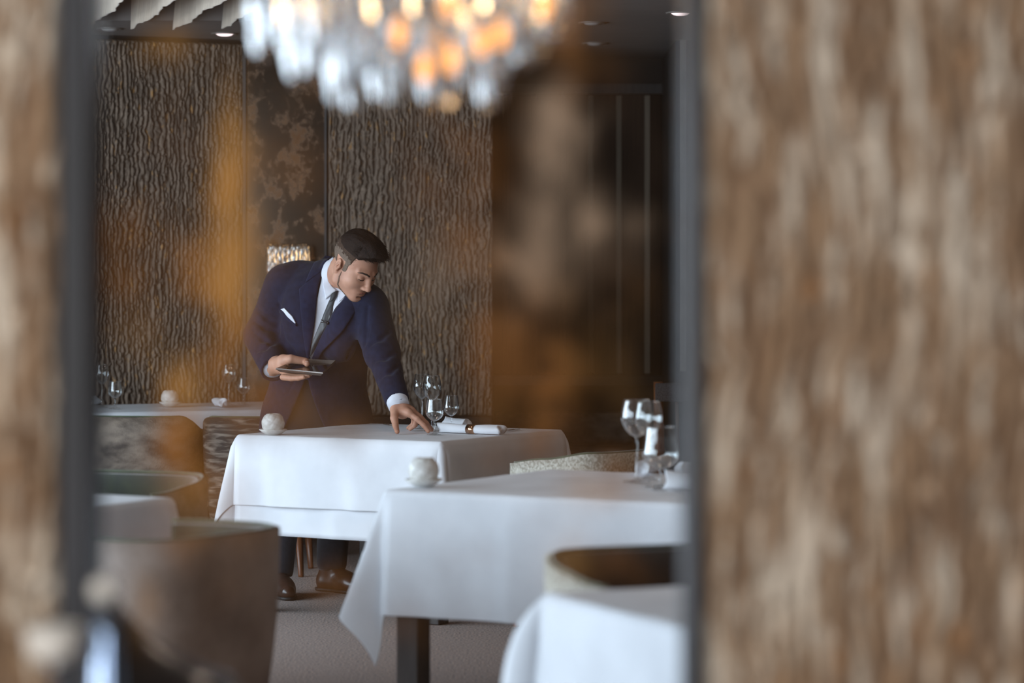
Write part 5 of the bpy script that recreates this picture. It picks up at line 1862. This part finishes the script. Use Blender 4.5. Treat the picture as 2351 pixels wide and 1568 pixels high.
# --- trousers and shoes
tr_f0 = combine([
    ('u', sd_cone(WST, HIP, 0.180, 0.205, FHIP, 0.70), 0),
    ('u', sd_cone(HIP, legR[0], 0.14, 0.092), 0.05), ('u', sd_cone(HIP, legL[0], 0.14, 0.092), 0.05),
    ('u', sd_cone(legR[0], legR[1], 0.102, 0.080), 0.02), ('u', sd_cone(legR[1], legR[2] + np.array([0, 0, .02]), 0.080, 0.068), 0.03),
    ('u', sd_cone(legL[0], legL[1], 0.102, 0.080), 0.02), ('u', sd_cone(legL[1], legL[2] + np.array([0, 0, .02]), 0.080, 0.070), 0.03)])


def tr_f(p):
    d = tr_f0(p) + 0.006 * vnoise(p[:, 0] * 9, p[:, 1] * 9, p[:, 2] * 5, 9)
    d = np.maximum(d, 0.095 + 0.02 * vnoise(p[:, 0] * 10, p[:, 1] * 10, None, 2) - p[:, 2])
    return np.maximum(d, p[:, 2] - WST[2])


tv, tq = sdf_mesh(tr_f, PP(570, 1345, 13.8) + np.array([0, -.5, 0]), PP(900, 830, 14.1) + np.array([0, .5, 0]), 0.009)
made.append(mesh_obj('trousers', tv, tq, M['trouser']))


def shoe(ank, face):
    f2 = np.array([face[0], face[1], 0.0]); f2 /= np.linalg.norm(f2)
    a = np.array([ank[0], ank[1], 0])
    up = np.array([0, 0, 1.0])
    fn = combine([
        ('u', sd_cone(a - f2 * .035 + up * .05, a - f2 * .01 + up * .12, 0.045, 0.046), 0),
        ('u', sd_cone(a - f2 * .03 + up * .04, a + f2 * .12 + up * .040, 0.046, 0.046), 0.03),
        ('u', sd_cone(a + f2 * .10 + up * .042, a + f2 * .185 + up * .034, 0.047, 0.034), 0.03),
        ('u', sd_cone(a + f2 * .00 + up * .10, a + f2 * .10 + up * .055, 0.040, 0.036), 0.03),
        ('s', sd_cone(a - f2 * .0 + up * .16, a + up * .2, 0.036, 0.04), 0.01)])
    g_ = lambda p: np.maximum(fn(p), 0.014 - p[:, 2])
    v, q = sdf_mesh(g_, a - np.array([.28, .28, .02]), a + np.array([.28, .28, .2]), 0.005)
    s = mesh_obj('shoe', v, q, M['shoe'])
    g2 = lambda p: np.maximum(np.maximum(fn(p * np.array([1, 1, 0]) + up * .04) - 0.004, p[:, 2] - 0.016), 0.0015 - p[:, 2])
    v, q = sdf_mesh(g2, a - np.array([.28, .28, .02]), a + np.array([.28, .28, .06]), 0.005)
    so = mesh_obj('sole', v, q, M['shoe_dark'])
    so.parent = s
    for i in range(3):
        c0 = a + f2 * (.055 + .022 * i) + up * (.105 - .012 * i)
        sd = np.cross(up, f2)
        l_ = MB().tube([tuple(c0 + sd * t + up * (-.35 * abs(t))) for t in np.linspace(-.022, .022, 5)], 0.0022, 6).build('lace', M['shoe_dark'])
        l_.parent = s
    made.append(s)


shoe(legR[2], (0.3, -0.95))
shoe(legL[2], (0.75, -0.66))
man_loc = Vector(P(710, 1360, 13.95)); man_loc.z = 0
man.location = man_loc
adopt(man, *made)

# --- the tray he holds
tray = thing('tray', 'shallow square black tray held level in the waiter hand', 'tray', tuple(tp(.5, .5)))
H_ = 0.010


def slab(a0, b0, a1, b1, h0, h1):
    b = MB()
    b.add([tp(a0, b0, h0), tp(a1, b0, h0), tp(a1, b1, h0), tp(a0, b1, h0), tp(a0, b0, h1), tp(a1, b0, h1), tp(a1, b1, h1), tp(a0, b1, h1)],
          [(0, 3, 2, 1), (4, 5, 6, 7), (0, 1, 5, 4), (1, 2, 6, 5), (2, 3, 7, 6), (3, 0, 4, 7)])
    return b


b1 = slab(0.06, 0.06, 0.94, 0.94, -0.006, 0.0).build('base', M['tray'], None, smooth=False)
rim = MB()
ring_in = [tp(*q, 0.0) for q in ((.06, .06), (.94, .06), (.94, .94), (.06, .94))]
ring_out = [tp(*q, 0.014) for q in ((0, 0), (1, 0), (1, 1), (0, 1))]
ring_o2 = [tp(*q, 0.009) for q in ((-.01, -.01), (1.01, -.01), (1.01, 1.01), (-.01, 1.01))]
ring_i2 = [tp(*q, -0.006) for q in ((.06, .06), (.94, .06), (.94, .94), (.06, .94))]
vs = ring_in + ring_out + ring_o2 + ring_i2
fs = []
for r in range(4):
    for i in range(4):
        j = (i + 1) % 4
        A, B_ = r * 4, ((r + 1) % 4) * 4
        fs.append((A + i, A + j, B_ + j, B_ + i))
b2 = rim.add(vs, fs).build('rim', M['tray_rim'], None, smooth=False)
adopt(tray, b1, b2)
